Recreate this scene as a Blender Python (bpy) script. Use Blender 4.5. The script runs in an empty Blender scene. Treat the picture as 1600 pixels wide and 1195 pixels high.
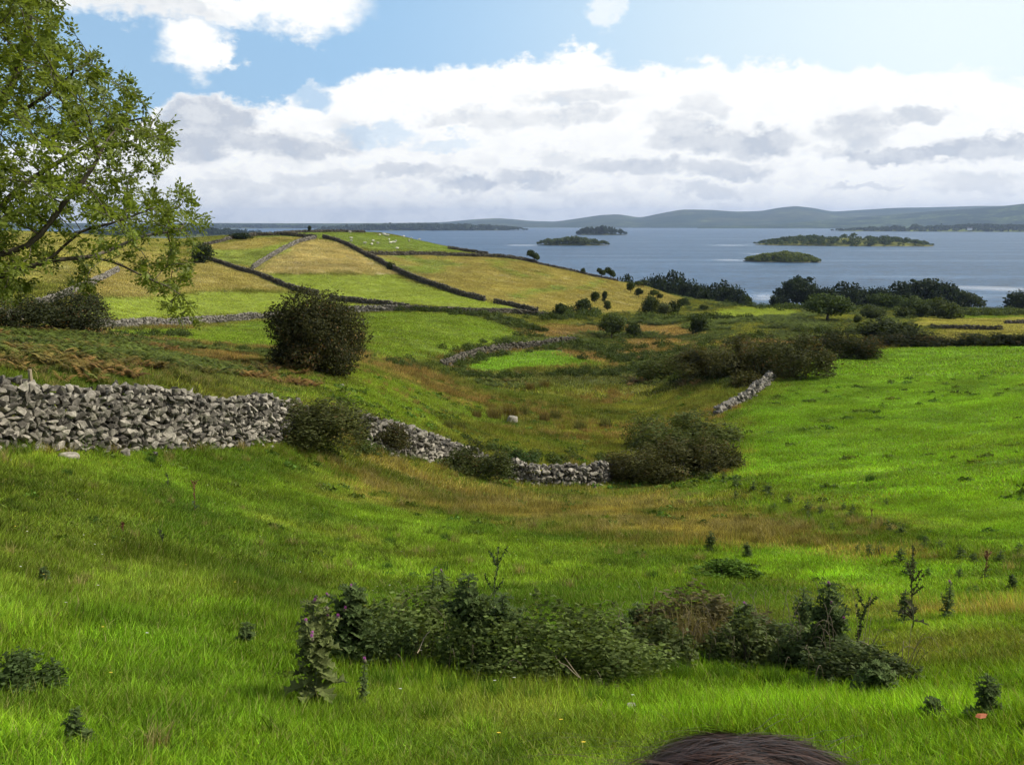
import bpy, math, random
import numpy as np
from mathutils import Vector, Matrix

SC = bpy.context.scene
COL = SC.collection
rng = np.random.default_rng(7)
R = math.radians

# ------------------------------------------------------------------ camera
CAM_Z = 34.0            # metres above the lake
F_PX = 1365.0           # focal length in photograph pixels (1600 wide)
PITCH = R(10.25)
cam_d = bpy.data.cameras.new('camera')
cam = bpy.data.objects.new('camera', cam_d)
COL.objects.link(cam)
cam.location = (0, 0, CAM_Z)
cam.rotation_euler = (R(90) - PITCH, 0, 0)
cam_d.sensor_fit = 'HORIZONTAL'
cam_d.sensor_width = 36.0
cam_d.lens = 36.0 * F_PX / 1600.0
cam_d.clip_start = 0.05
cam_d.clip_end = 60000
SC.camera = cam

# ------------------------------------------------------------------ light
SUN_AZ, SUN_EL = R(86), R(46)      # azimuth to the right of the view direction (+y)
sun_d = bpy.data.lights.new('sun', 'SUN')
sun_d.energy = 5.0
sun_d.angle = R(0.53)
sun_d.color = (1.0, 0.93, 0.82)
sun = bpy.data.objects.new('sun', sun_d)
COL.objects.link(sun)
sun_dir = Vector((math.sin(SUN_AZ) * math.cos(SUN_EL), math.cos(SUN_AZ) * math.cos(SUN_EL), math.sin(SUN_EL)))
sun.rotation_euler = sun_dir.to_track_quat('Z', 'Y').to_euler()
sun.location = (40, 10, 80)

SC.view_settings.view_transform = 'Standard'
SC.view_settings.look = 'None'
SC.view_settings.gamma = 1.0
SC.view_settings.exposure = 0.06
SC.render.engine = 'CYCLES'
SC.cycles.use_denoising = True
SC.cycles.use_adaptive_sampling = True
SC.cycles.adaptive_threshold = 0.025
SC.cycles.adaptive_min_samples = 24
SC.cycles.max_bounces = 5
SC.cycles.diffuse_bounces = 2
SC.cycles.glossy_bounces = 2
SC.cycles.transmission_bounces = 4
SC.cycles.transparent_max_bounces = 6
SC.cycles.volume_bounces = 0
SC.cycles.sample_clamp_indirect = 4.0
SC.cycles.caustics_reflective = False
SC.cycles.caustics_refractive = False


# ------------------------------------------------------------------ picking helper: which world direction a point of the photograph lies in
def pix_dir(px, py):
    X = (np.asarray(px, float) - 800.0) / F_PX
    Y = (597.5 - np.asarray(py, float)) / F_PX
    dx = X
    dy = math.cos(PITCH) + Y * math.sin(PITCH)
    dz = -math.sin(PITCH) + Y * math.cos(PITCH)
    return dx, dy, dz


def pix_ang(px, py):
    dx, dy, dz = pix_dir(px, py)
    return np.arctan2(dx, dy), dz / np.hypot(dx, dy)     # azimuth, tangent of elevation


# ------------------------------------------------------------------ node helpers
class NT:
    def __init__(s, tree):
        s.t = tree
        s.t.nodes.clear()

    def n(s, kind, **kw):
        nd = s.t.nodes.new(kind)
        for k, v in kw.items():
            if k in ('ins',):
                for kk, vv in v.items():
                    s.put(nd, kk, vv)
            else:
                setattr(nd, k, v)
        return nd

    def put(s, nd, key, v):
        sock = nd.inputs[key]
        if isinstance(v, bpy.types.NodeSocket):
            s.t.links.new(v, sock)
        elif isinstance(v, bpy.types.Node):
            s.t.links.new(v.outputs[0], sock)
        else:
            sock.default_value = v

    def math(s, op, a, b=None, c=None, clamp=False):
        nd = s.n('ShaderNodeMath', operation=op, use_clamp=clamp)
        s.put(nd, 0, a)
        if b is not None: s.put(nd, 1, b)
        if c is not None: s.put(nd, 2, c)
        return nd.outputs[0]

    def vmath(s, op, a, b=None, scale=None):
        nd = s.n('ShaderNodeVectorMath', operation=op)
        s.put(nd, 0, a)
        if b is not None: s.put(nd, 1, b)
        if scale is not None: s.put(nd, 'Scale', scale)
        return nd.outputs['Value'] if op in ('LENGTH', 'DOT_PRODUCT', 'DISTANCE') else nd.outputs[0]

    def mix(s, f, a, b, blend='MIX'):
        nd = s.n('ShaderNodeMix', data_type='RGBA', blend_type=blend)
        nd.clamp_factor = True
        s.put(nd, 0, f)
        for k, v in ((6, a), (7, b)):
            if isinstance(v, (tuple, list)) and len(v) == 3: v = (*v, 1)
            s.put(nd, k, v)
        return nd.outputs[2]

    def rng(s, v, a, b, c=0.0, d=1.0, smooth=True):
        nd = s.n('ShaderNodeMapRange', interpolation_type='SMOOTHSTEP' if smooth else 'LINEAR')
        for i, x in enumerate((v, a, b, c, d)): s.put(nd, i, x)
        return nd.outputs[0]

    def noise(s, vec, scale, detail=4, rough=0.55, dist=0.0, out=0, dims='3D'):
        nd = s.n('ShaderNodeTexNoise', noise_dimensions=dims)
        s.put(nd, 'Vector', vec)
        nd.inputs['Scale'].default_value = scale
        nd.inputs['Detail'].default_value = detail
        nd.inputs['Roughness'].default_value = rough
        nd.inputs['Distortion'].default_value = dist
        return nd.outputs[out]


def new_mat(name):
    m = bpy.data.materials.new(name)
    m.use_nodes = True
    return m, NT(m.node_tree)


# ------------------------------------------------------------------ world: clear-air sky with a bank of cumulus over the lake
def build_world():
    w = bpy.data.worlds.new('World')
    SC.world = w
    w.use_nodes = True
    t = NT(w.node_tree)
    tc = t.n('ShaderNodeTexCoord')
    sky = t.n('ShaderNodeTexSky', sky_type='NISHITA', sun_disc=False)
    sky.sun_elevation = SUN_EL
    sky.sun_rotation = SUN_AZ
    sky.altitude = 50
    sky.air_density = 1.0
    sky.dust_density = 0.6
    sky.ozone_density = 1.6
    g = t.vmath('NORMALIZE', tc.outputs['Generated'])
    sep = t.n('ShaderNodeSeparateXYZ', ins={0: g})
    az = t.math('MULTIPLY', t.math('ARCTAN2', sep.outputs[0], sep.outputs[1]), 57.2958)
    el = t.math('MULTIPLY', t.math('ARCSINE', sep.outputs[2]), 57.2958)
    p0 = t.n('ShaderNodeCombineXYZ', ins={0: az, 1: el}).outputs[0]
    # billows: wobble the sky angles
    st = t.n('ShaderNodeCombineXYZ', ins={0: az, 1: t.math('MULTIPLY', el, 1.6)}).outputs[0]
    wn = t.vmath('SUBTRACT', t.noise(st, 0.26, 5, 0.6, out=1, dims='2D'), (0.5, 0.5, 0.5))
    wn2 = t.vmath('SUBTRACT', t.noise(st, 0.95, 4, 0.6, out=1, dims='2D'), (0.5, 0.5, 0.5))
    p = t.vmath('ADD', t.vmath('ADD', p0, t.vmath('SCALE', wn, scale=2.7)), t.vmath('SCALE', wn2, scale=1.2))
    q = t.vmath('ADD', p0, t.vmath('ADD', t.vmath('MULTIPLY', wn, (4.2, 1.9, 1)), t.vmath('MULTIPLY', wn2, (2.2, 1.0, 1))))
    fine = t.noise(st, 0.55, 5, 0.62, dims='2D')
    sp = t.n('ShaderNodeSeparateXYZ', ins={0: p})
    # top of the cloud bank as a function of azimuth
    top_px = [(0, 215), (200, 190), (245, 160), (290, 132), (350, 128), (400, 150), (440, 152), (480, 125), (560, 112), (600, 108),
              (625, 92), (680, 92), (705, 86), (760, 84), (900, 84), (1000, 98), (1100, 92), (1190, 84), (1240, 95), (1330, 100), (1420, 108), (1600, 112)]
    ramp = t.n('ShaderNodeValToRGB')
    ramp.color_ramp.interpolation = 'EASE'
    els = ramp.color_ramp.elements
    stops = []
    for x, y in top_px:
        a, te = pix_ang(x, y)
        stops.append(((math.degrees(a) + 40) / 80, math.degrees(math.atan(te)) / 20))
    for i, (pos, v) in enumerate(stops):
        e = els[i] if i < 2 else els.new(pos)
        e.position = pos
        e.color = (v, v, v, 1)
    t.put(ramp, 0, t.math('DIVIDE', t.math('ADD', sp.outputs[0], 40.0), 80.0))
    top = t.math('MULTIPLY', ramp.outputs[0], 20.0)
    bank = t.rng(t.math('SUBTRACT', t.math('ADD', top, -0.25), sp.outputs[1]), -0.2, 0.5)

    def ell(px, py, wx, wy, vec, soft=0.55):
        a, te = pix_ang(px, py)
        a = math.degrees(a); e = math.degrees(math.atan(te))
        k = math.degrees(1 / F_PX)
        d = t.vmath('SUBTRACT', vec, (a, e, 0))
        d = t.vmath('MULTIPLY', d, (1 / (wx * k), 1 / (wy * k), 0))
        return t.rng(t.vmath('LENGTH', d), 1.0, soft, 0, 1)

    def many(lst, vec, soft):
        o = None
        for a in lst:
            v = ell(*a[:4], vec, soft)
            if len(a) > 4: v = t.math('MULTIPLY', v, a[4])
            o = v if o is None else t.math('MAXIMUM', o, v)
        return o
    clouds = many([(470, 10, 125, 48), (330, 5, 200, 36), (180, -10, 170, 38), (300, 68, 62, 48), (345, 88, 40, 22), (945, 22, 26, 30, .6), (960, 8, 22, 16, .6), (905, 88, 60, 22),
                   (900, -160, 300, 60), (1700, -120, 260, 50), (-200, -220, 300, 70)], p, 0.45)
    holes = many([(485, 158, 46, 26, .75), (590, 212, 80, 20, .45), (690, 222, 60, 14, .35), (240, 150, 40, 20, .5)], p, 0.4)
    # further cumulus round the rest of the sky, away from the lake
    behind = t.rng(t.noise(st, 0.07, 3, 0.58, dims='2D'), 0.56, 0.66)
    behind = t.math('MULTIPLY', behind, t.rng(t.math('ABSOLUTE', az), 42.0, 60.0))
    bank = t.math('MULTIPLY', bank, t.math('SUBTRACT', 1.0, holes))
    cover = t.math('MAXIMUM', t.math('MAXIMUM', bank, clouds), behind)
    # grey undersides
    grey = many([(330, 190, 85, 50), (300, 225, 55, 34), (420, 225, 110, 26), (480, 236, 80, 16, .9), (545, 212, 46, 34, .55),
                 (640, 268, 90, 15, .7), (740, 288, 70, 20, .85), (830, 280, 75, 18, .75), (700, 190, 70, 14, .5), (810, 185, 110, 20, .5), (910, 150, 130, 14, .5),
                 (900, 178, 70, 22, .55), (1050, 205, 60, 34, .6), (1110, 218, 110, 26, .85), (1200, 222, 80, 26, .9), (1095, 170, 40, 25, .45), (1000, 262, 130, 20, .75),
                 (1140, 265, 90, 18, .75), (1340, 205, 60, 38, .7), (1430, 240, 170, 16, .95), (1560, 230, 130, 24, .95), (1420, 182, 60, 14, .7),
                 (1100, 300, 60, 16, .55), (1350, 290, 70, 6, .5), (1530, 290, 80, 20, .45), (860, 245, 60, 22, .4), (230, 12, 150, 22, .5), (500, 280, 90, 14, .45), (380, 290, 120, 14, .35)], q, 0.42)
    gn = t.rng(fine, 0.30, 0.70, 1.2, 0.55)
    grey = t.math('MULTIPLY', grey, gn, clamp=True)
    band = t.math('MULTIPLY', t.rng(el, 6.5, 2.0), t.rng(fine, 0.42, 0.66, 0.0, 0.6))       # thin far layers near the horizon
    band = t.math('MULTIPLY', band, t.rng(az, 30.0, -5.0, 0.45, 1.0))
    low = t.rng(el, 2.4, 0.2, 0.0, 0.22)
    mod = t.rng(fine, 0.4, 0.75, 0.0, 0.06)
    dark = t.math('ADD', t.math('ADD', t.math('MULTIPLY', grey, 0.74), t.math('MULTIPLY', band, 0.32)), t.math('ADD', low, mod), clamp=True)
    # cloud light in the sky texture's own units (world strength 0.09)
    ccol = t.mix(dark, (11.9, 11.9, 11.6), (4.6, 5.3, 6.5))
    skyc = sky.outputs[0]
    # brightness added to the low clear band ahead, the rest stays darker
    front = t.math('MULTIPLY', t.rng(t.math('ABSOLUTE', az), 60.0, 38.0), t.rng(el, 26.0, 12.0))
    skyc = t.mix(t.math('MULTIPLY', front, t.rng(az, -30.0, 5.0, 0.66, 0.88)), skyc, (4.3, 7.2, 10.4))
    veil = t.rng(az, -12.0, 28.0, 0.0, 0.85)                                    # thin bright haze towards the sun
    skyc = t.mix(veil, skyc, (10.6, 11.6, 11.4))
    col = t.mix(t.math('MULTIPLY', cover, t.rng(fine, 0.2, 0.45, 0.86, 1.0)), skyc, ccol)
    bg = t.n('ShaderNodeBackground', ins={0: col, 1: 0.09})
    out = t.n('ShaderNodeOutputWorld', ins={0: bg})
    w.cycles.sampling_method = 'MANUAL'
    w.cycles.sample_map_resolution = 1024


build_world()


# ------------------------------------------------------------------ object helpers
def tag(o, label=None, cat=None, group=None, kind=None):
    if label: o['label'] = label
    if cat: o['category'] = cat
    if group: o['group'] = group
    if kind: o['kind'] = kind
    return o


def empty(name, loc, rz=0.0):
    o = bpy.data.objects.new(name, None)
    o.empty_display_size = 0.3
    o.location = loc
    o.rotation_euler = (0, 0, rz)
    COL.objects.link(o)
    return o


def np_mesh(name, V, F, mat=None, smooth=False, attrs=None):
    """V (n,3); F an (m,k) array or a list of such arrays (triangles / quads)."""
    me = bpy.data.meshes.new(name)
    V = np.asarray(V, np.float32)
    Fs = F if isinstance(F, list) else [F]
    Fs = [np.asarray(f, np.int32) for f in Fs if len(f)]
    nl = sum(f.size for f in Fs); npoly = sum(len(f) for f in Fs)
    me.vertices.add(len(V))
    me.vertices.foreach_set('co', V.ravel())
    me.loops.add(nl)
    me.loops.foreach_set('vertex_index', np.concatenate([f.ravel() for f in Fs]))
    me.polygons.add(npoly)
    tot = np.concatenate([np.full(len(f), f.shape[1], np.int32) for f in Fs])
    start = np.concatenate([[0], np.cumsum(tot)[:-1]]).astype(np.int32)
    me.polygons.foreach_set('loop_start', start)
    me.polygons.foreach_set('loop_total', tot)
    me.polygons.foreach_set('use_smooth', np.full(npoly, smooth, bool))
    if attrs:
        for k, a in attrs.items():
            a = np.asarray(a, np.float32)
            if a.ndim == 1:
                at = me.attributes.new(k, 'FLOAT', 'POINT'); at.data.foreach_set('value', a)
            elif a.shape[1] == 3:
                at = me.attributes.new(k, 'FLOAT_VECTOR', 'POINT'); at.data.foreach_set('vector', a.ravel())
            else:
                at = me.attributes.new(k, 'FLOAT_COLOR', 'POINT'); at.data.foreach_set('color', a.ravel())
    me.update(calc_edges=True)
    if mat: me.materials.append(mat)
    return me


def mesh_obj(name, me, parent=None, loc=None):
    o = bpy.data.objects.new(name, me)
    COL.objects.link(o)
    if parent is not None: o.parent = parent
    if loc is not None: o.location = loc
    return o


# ------------------------------------------------------------------ noise in numpy
def _hash(ix, iy, seed):
    h = (ix.astype(np.int64) * 374761393 + iy.astype(np.int64) * 668265263 + seed * 1442695041) & 0x7fffffff
    h = ((h ^ (h >> 13)) * 1274126177) & 0x7fffffff
    return ((h ^ (h >> 16)) & 0xffff) / 65535.0


def vnoise(x, y, scale, seed=0):
    x = np.asarray(x, float) * scale; y = np.asarray(y, float) * scale
    ix = np.floor(x); iy = np.floor(y)
    fx = x - ix; fy = y - iy
    fx = fx * fx * (3 - 2 * fx); fy = fy * fy * (3 - 2 * fy)
    a = _hash(ix, iy, seed); b = _hash(ix + 1, iy, seed); c = _hash(ix, iy + 1, seed); d = _hash(ix + 1, iy + 1, seed)
    return (a * (1 - fx) + b * fx) * (1 - fy) + (c * (1 - fx) + d * fx) * fy


def fbm(x, y, scale, octaves=4, seed=0):
    s = 0; amp = 0.5; tot = 0
    for i in range(octaves):
        s = s + amp * vnoise(x, y, scale * 2 ** i, seed + i * 17); tot += amp; amp *= 0.55
    return s / tot


# ------------------------------------------------------------------ the lie of the land
# soundings: for a column of the photograph, (row, horizontal distance in metres) of the ground seen there
COLS = {
    -320: [(1195, 4.3), (1000, 6.6), (800, 11), (690, 17), (600, 22), (540, 30), (500, 48), (460, 80), (410, 140), (370, 210)],
    0: [(1195, 3.7), (1100, 4.9), (1000, 6.8), (850, 11.5), (740, 16.5), (695, 20), (600, 24), (550, 33), (515, 58), (495, 95), (450, 130), (410, 165), (362, 228)],
    100: [(1195, 3.7), (1000, 6.9), (850, 12), (740, 17.5), (697, 21), (600, 25), (555, 35), (520, 60), (505, 98), (450, 134), (410, 168), (364, 232)],
    200: [(1195, 3.7), (1100, 5), (1000, 7), (850, 12.5), (740, 19), (697, 22.5), (605, 27), (560, 37), (530, 60), (513, 100), (490, 118), (460, 140), (430, 165), (400, 195), (378, 225), (370, 238)],
    330: [(1195, 3.7), (1000, 7.3), (850, 13.5), (740, 21.5), (693, 25.2), (615, 30), (580, 42), (545, 62), (525, 85), (508, 118), (490, 132), (460, 155), (430, 180), (400, 212), (380, 236), (371, 250)],
    450: [(1195, 3.7), (1100, 5.1), (1000, 7.5), (850, 15), (740, 24), (688, 28), (640, 33), (600, 41), (572, 50), (545, 78), (510, 118), (492, 134), (470, 155), (455, 168), (430, 185), (400, 215), (375, 245), (364, 264)],
    520: [(1195, 3.7), (1000, 7.8), (850, 16), (740, 26), (690, 31), (640, 36), (600, 45), (572, 54), (545, 82), (510, 120), (490, 134), (468, 158), (430, 187), (400, 217), (378, 244), (364, 272)],
    600: [(1195, 3.75), (1100, 5.2), (1000, 8), (900, 13), (800, 21.5), (740, 29), (712, 33), (660, 38), (600, 53), (570, 68), (545, 88), (520, 106), (500, 122), (486, 136), (470, 158), (440, 188), (410, 215), (385, 245), (364, 290)],
    700: [(1195, 3.78), (1100, 5.2), (1000, 8), (900, 13.5), (800, 24), (735, 35), (705, 40), (650, 53), (600, 72), (570, 86), (550, 96), (520, 113), (497, 128), (486, 140), (470, 160), (440, 190), (415, 220), (395, 246), (386, 264)],
    800: [(1195, 3.8), (1100, 5.2), (1000, 8), (900, 14), (800, 26), (752, 38), (715, 44), (650, 62), (600, 78), (580, 87), (560, 97), (545, 106), (520, 122), (500, 138), (487, 152), (470, 168), (450, 190), (425, 215), (403, 244)],
    900: [(1195, 3.8), (1100, 5.2), (1000, 8), (900, 14), (800, 27), (760, 39), (720, 46), (680, 57), (640, 69), (600, 82), (580, 90), (560, 100), (540, 112), (520, 130), (500, 150), (485, 166), (465, 186), (445, 210), (425, 240)],
    1000: [(1195, 3.8), (1100, 5.3), (1000, 8), (900, 14), (800, 27), (760, 39), (720, 48), (680, 59), (640, 71), (600, 84), (575, 97), (550, 113), (525, 136), (500, 160), (480, 188), (460, 218), (444, 246)],
    1100: [(1195, 3.8), (1100, 5.3), (1000, 8), (900, 14), (840, 20), (800, 26.5), (750, 38), (700, 47), (660, 58), (620, 68), (590, 77), (570, 86), (545, 104), (520, 128), (500, 155), (485, 185), (470, 225)],
    1200: [(1195, 3.85), (1100, 5.4), (1000, 8.2), (900, 14.5), (850, 19), (800, 26.5), (750, 35), (700, 45), (650, 57), (610, 67), (590, 74), (570, 83), (540, 102), (520, 125), (500, 160), (488, 195), (480, 235)],
    1300: [(1195, 3.9), (1000, 8.3), (900, 14.3), (850, 18.7), (800, 26), (750, 34), (700, 44), (650, 56), (600, 71), (570, 84), (552, 97), (545, 104), (528, 124), (510, 152), (495, 188), (485, 230), (480, 270)],
    1400: [(1195, 3.9), (1100, 5.5), (1000, 8.3), (900, 14.2), (850, 18.5), (800, 25.5), (750, 33.5), (700, 43), (650, 55), (600, 71), (570, 85), (548, 101), (541, 108), (526, 127), (510, 157), (497, 196), (488, 240), (481, 290)],
    1500: [(1195, 3.9), (1000, 8.2), (900, 14), (850, 18.3), (800, 25), (750, 33), (700, 42), (650, 54), (600, 70), (570, 85), (546, 102), (540, 109), (527, 128), (512, 158), (500, 193), (490, 240), (483, 300)],
    1600: [(1195, 3.9), (1100, 5.5), (1000, 8.1), (900, 13.8), (850, 18), (800, 24.5), (750, 32), (700, 41), (650, 53), (600, 69), (570, 84), (546, 102), (539, 109), (527, 128), (513, 158), (502, 193), (492, 240), (485, 300)],
    1920: [(1195, 4.2), (1000, 8.1), (900, 13.6), (800, 24), (700, 40), (600, 67), (545, 100), (527, 125), (512, 165), (500, 205), (487, 300)],
}
# what lies over the brow, out of sight: (row column, [(distance, height above the lake)])
BROW = {
    -320: [(300, 26), (500, 10), (800, 3), (1000, -2), (1400, -4)], 0: [(300, 27), (500, 10), (800, 3), (1000, -2), (1400, -4)],
    200: [(300, 25), (500, 9), (800, 2), (1000, -3), (1400, -4)], 330: [(310, 27), (420, 14), (560, 2), (700, -3), (1400, -4)],
    450: [(330, 27), (420, 12), (520, 0), (640, -4), (1400, -4)], 600: [(340, 27), (420, 12), (500, 0), (640, -4), (1400, -4)],
    700: [(300, 25), (360, 15), (440, 0), (560, -4), (1400, -4)], 800: [(285, 20), (340, 8), (390, -1), (520, -4), (1400, -4)],
    900: [(275, 15), (320, 6), (370, -1), (500, -4), (1400, -4)], 1000: [(270, 12), (310, 5), (360, -1), (500, -4), (1400, -4)],
    1100: [(270, 8), (320, 3.5), (365, 0), (500, -4), (1400, -4)], 1200: [(280, 7), (330, 3), (368, -.2), (500, -4), (1400, -4)],
    1300: [(330, 3.5), (372, 0), (500, -4), (1400, -4)], 1400: [(340, 3.2), (375, 0), (500, -4), (1400, -4)],
    1500: [(345, 3.2), (385, 0), (500, -4), (1400, -4)], 1600: [(345, 3.2), (390, 0), (500, -4), (1400, -4)],
    1920: [(350, 3), (400, 0), (500, -4), (1400, -4)],
}


def H_true_fit():
    A, L, V = [], [], []
    K0 = 5.0
    for px, lst in COLS.items():
        for py, r in lst:
            a, te = pix_ang(px, py)
            A.append(float(a)); L.append(math.log(r)); V.append(float(te) * r / (r + K0))
    for px, lst in BROW.items():
        a, _ = pix_ang(px, 400)
        for r, z in lst:
            A.append(float(a)); L.append(math.log(r)); V.append((z - CAM_Z) / (r + K0))
    for px in (-320, 0, 400, 800, 1200, 1600, 1920):
        a, _ = pix_ang(px, 1195)
        for r, z in ((0.35, -1.96), (1.0, -2.0), (2.0, -2.12)):
            A.append(float(a)); L.append(math.log(r)); V.append(z / (r + K0))
    A = np.array(A) * 2.6; L = np.array(L); V = np.array(V)
    n = len(A)

    def ker(a1, l1, a2, l2):
        d2 = (a1[:, None] - a2[None]) ** 2 + (l1[:, None] - l2[None]) ** 2
        return 0.5 * d2 * np.log(d2 + 1e-12)
    Kt = ker(A, L, A, L) + np.eye(n) * 2e-3
    P = np.stack([np.ones(n), A, L], 1)
    M = np.zeros((n + 3, n + 3)); M[:n, :n] = Kt; M[:n, n:] = P; M[n:, :n] = P.T
    wts = np.linalg.solve(M, np.concatenate([V, np.zeros(3)]))

    def ev(a, l):
        out = np.empty(len(a))
        for i in range(0, len(a), 20000):
            aa = a[i:i + 20000] * 2.6; ll = l[i:i + 20000]
            out[i:i + 20000] = ker(aa, ll, A, L) @ wts[:n] + wts[n] + wts[n + 1] * aa + wts[n + 2] * ll
        return out * (np.exp(l) + K0) + CAM_Z
    return ev


_ev = H_true_fit()
GA = np.linspace(R(-46), R(46), 240)
GL = np.linspace(math.log(0.3), math.log(1400), 300)
_ga, _gl = np.meshgrid(GA, GL, indexing='ij')
HG = _ev(_ga.ravel(), _gl.ravel()).reshape(_ga.shape)


def H(x, y, detail=True):
    """ground height above the lake"""
    x = np.asarray(x, float); y = np.asarray(y, float)
    r = np.maximum(np.hypot(x, y), 0.31)
    a = np.arctan2(x, y)
    lim = R(45.5)
    aa = np.where(np.abs(a) <= lim, a, np.sign(a) * lim * np.clip((math.pi - np.abs(a)) / (math.pi - lim), 0, 1))
    fa = np.clip((aa - GA[0]) / (GA[1] - GA[0]), 0, len(GA) - 1.001)
    fl = np.clip((np.log(r) - GL[0]) / (GL[1] - GL[0]), 0, len(GL) - 1.001)
    i = fa.astype(int); j = fl.astype(int); u = fa - i; v = fl - j
    z = (HG[i, j] * (1 - u) + HG[i + 1, j] * u) * (1 - v) + (HG[i, j + 1] * (1 - u) + HG[i + 1, j + 1] * u) * v
    if detail:
        k = np.clip((r - 1.5) / 6, 0, 1)
        z = z + k * ((fbm(x, y, 0.9, 3, 5) - 0.5) * 0.12 + (fbm(x, y, 0.16, 2, 9) - 0.5) * 0.30 * np.clip(r / 25, 0.3, 1))
    return z


def hit(px, py, rmin=1.0):
    """first point of the ground seen in the direction of a photograph point -> (x, y, z)"""
    px = np.atleast_1d(np.asarray(px, float)); py = np.atleast_1d(np.asarray(py, float))
    a, te = pix_ang(px, py)
    rr = np.exp(np.linspace(math.log(rmin), math.log(460), 2600))
    X = np.sin(a)[:, None] * rr; Y = np.cos(a)[:, None] * rr
    below = H(X, Y) >= CAM_Z + te[:, None] * rr
    k = np.argmax(below, 1)
    # rows that just miss the brow: take the closest approach
    gap = np.where(rr[None] < 330, CAM_Z + te[:, None] * rr - H(X, Y), 1e9) / rr
    k = np.where(below.any(1), k, np.argmin(gap, 1))
    r = rr[k]
    x, y = np.sin(a) * r, np.cos(a) * r
    return x, y, H(x, y)


def at_r(px, r):
    """ground point in the azimuth of photograph column px at distance r"""
    a, _ = pix_ang(px, 500.0)
    x, y = math.sin(a) * r, math.cos(a) * r
    return Vector((x, y, float(H(x, y))))


def m_per_px(x, y):
    return math.hypot(x, y) * 1.0 / F_PX


# ------------------------------------------------------------------ what grows where: outlines of fields (points of the photograph laid on the ground)
ZONES = []      # (name, world polygon)


def in_poly(x, y, poly):
    c = np.zeros(len(x), bool)
    px, py = poly
    n = len(px); j = n - 1
    for i in range(n):
        cond = (py[i] > y) != (py[j] > y)
        if cond.any():
            xi = (px[j] - px[i]) * (y - py[i]) / (py[j] - py[i] + 1e-12) + px[i]
            c ^= cond & (x < xi)
        j = i
    return c


def zone(name, pts, wob=0.0):
    xs, ys = [], []
    for (x0, y0), (x1, y1) in zip(pts, pts[1:] + pts[:1]):
        n = max(1, int(math.hypot(x1 - x0, y1 - y0) / 22))
        for k in range(n):
            xs.append(x0 + (x1 - x0) * k / n); ys.append(y0 + (y1 - y0) * k / n)
    X, Y, _ = hit(xs, ys)
    ZONES.append((name, (X, Y), wob))


PAL = {   # albedo
    'lush': (0.094, 0.146, 0.016), 'fresh': (0.100, 0.172, 0.012), 'bright': (0.120, 0.212, 0.016), 'rough': (0.120, 0.128, 0.026), 'rust': (0.185, 0.128, 0.050),
    'lime': (0.175, 0.215, 0.030), 'gold': (0.232, 0.198, 0.068), 'straw': (0.300, 0.252, 0.118), 'hillgreen': (0.155, 0.185, 0.038),
    'sheepgreen': (0.130, 0.172, 0.032), 'bracken': (0.078, 0.090, 0.024), 'olive': (0.125, 0.132, 0.024), 'mid': (0.116, 0.166, 0.016), 'soil': (0.10, 0.07, 0.045),
    'yellow': (0.215, 0.200, 0.058), 'deep': (0.090, 0.128, 0.018), 'sand': (0.28, 0.24, 0.18), 'dryband': (0.160, 0.135, 0.046)}

zone('lush', [(-400, 700), (0, 697), (200, 700), (430, 694), (560, 690), (620, 718), (780, 760), (960, 760), (1000, 752), (1130, 740), (1300, 800), (1700, 880), (1950, 900), (2300, 1300), (-600, 1300)], .02)
zone('dryband', [(470, 700), (560, 690), (620, 722), (780, 765), (960, 772), (1100, 790), (1260, 840), (1400, 872), (1390, 905), (1200, 862), (1050, 850), (880, 838), (700, 800), (560, 745)], .08)
zone('deep', [(-200, 720), (150, 725), (300, 770), (420, 860), (440, 960), (300, 1010), (60, 930), (-300, 900)], .1)
zone('fresh', [(-600, 1010), (0, 1000), (250, 985), (420, 960), (470, 1060), (700, 1070), (950, 1075), (1200, 1050), (1400, 1060), (1700, 1040), (2300, 1300), (-600, 1300)], .12)
zone('bracken', [(-600, 560), (-200, 470), (40, 488), (60, 515), (180, 520), (300, 540), (420, 560), (430, 590), (520, 600), (560, 640), (440, 625), (200, 600), (0, 588), (-400, 600)], .05)
zone('mid', [(440, 600), (540, 580), (600, 572), (700, 600), (790, 640), (760, 690), (640, 665), (470, 640)], .05)
zone('rust', [(585, 566), (640, 572), (720, 600), (800, 625), (840, 640), (760, 632), (660, 602)], .04)
zone('rust', [(290, 548), (345, 549), (415, 561), (400, 567), (330, 562)], .03)
zone('olive', [(700, 600), (760, 588), (960, 585), (1150, 560), (1200, 600), (1120, 640), (1120, 700), (960, 735), (760, 712), (720, 680), (830, 640)], .05)
zone('bracken', [(660, 560), (735, 582), (960, 582), (1180, 520), (1270, 520), (1280, 548), (1210, 590), (1180, 600), (1000, 600), (760, 604)], .03)
zone('bracken', [(580, 490), (760, 494), (860, 515), (1050, 495), (1270, 490), (1270, 530), (1160, 545), (980, 570), (830, 545), (700, 555), (740, 545), (830, 527), (760, 498)], .03)
zone('rust', [(800, 516), (860, 512), (940, 512), (1110, 514), (1080, 526), (840, 524)], .03)
zone('rust', [(980, 536), (1060, 531), (1085, 538), (1060, 548), (990, 556)], .03)
zone('rust', [(880, 545), (945, 553), (960, 568), (900, 562)], .03)
zone('rough', [(1090, 545), (1150, 515), (1180, 505), (1215, 505), (1180, 520), (1110, 550)], .03)
zone('bright', [(732, 574), (735, 563), (830, 550), (880, 547), (900, 558), (950, 571), (860, 574), (760, 582)], .015)
zone('mid', [(560, 488), (640, 486), (700, 487), (750, 496), (800, 512), (830, 527), (740, 545), (700, 556), (640, 566), (590, 562), (560, 540)], .01)
zone('mid', [(155, 517), (300, 514), (430, 500), (480, 497), (470, 545), (400, 545), (300, 533), (170, 526)], .01)
zone('mid', [(1500, 495), (1600, 492), (1700, 492), (1700, 520), (1450, 520)], .02)
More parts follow.
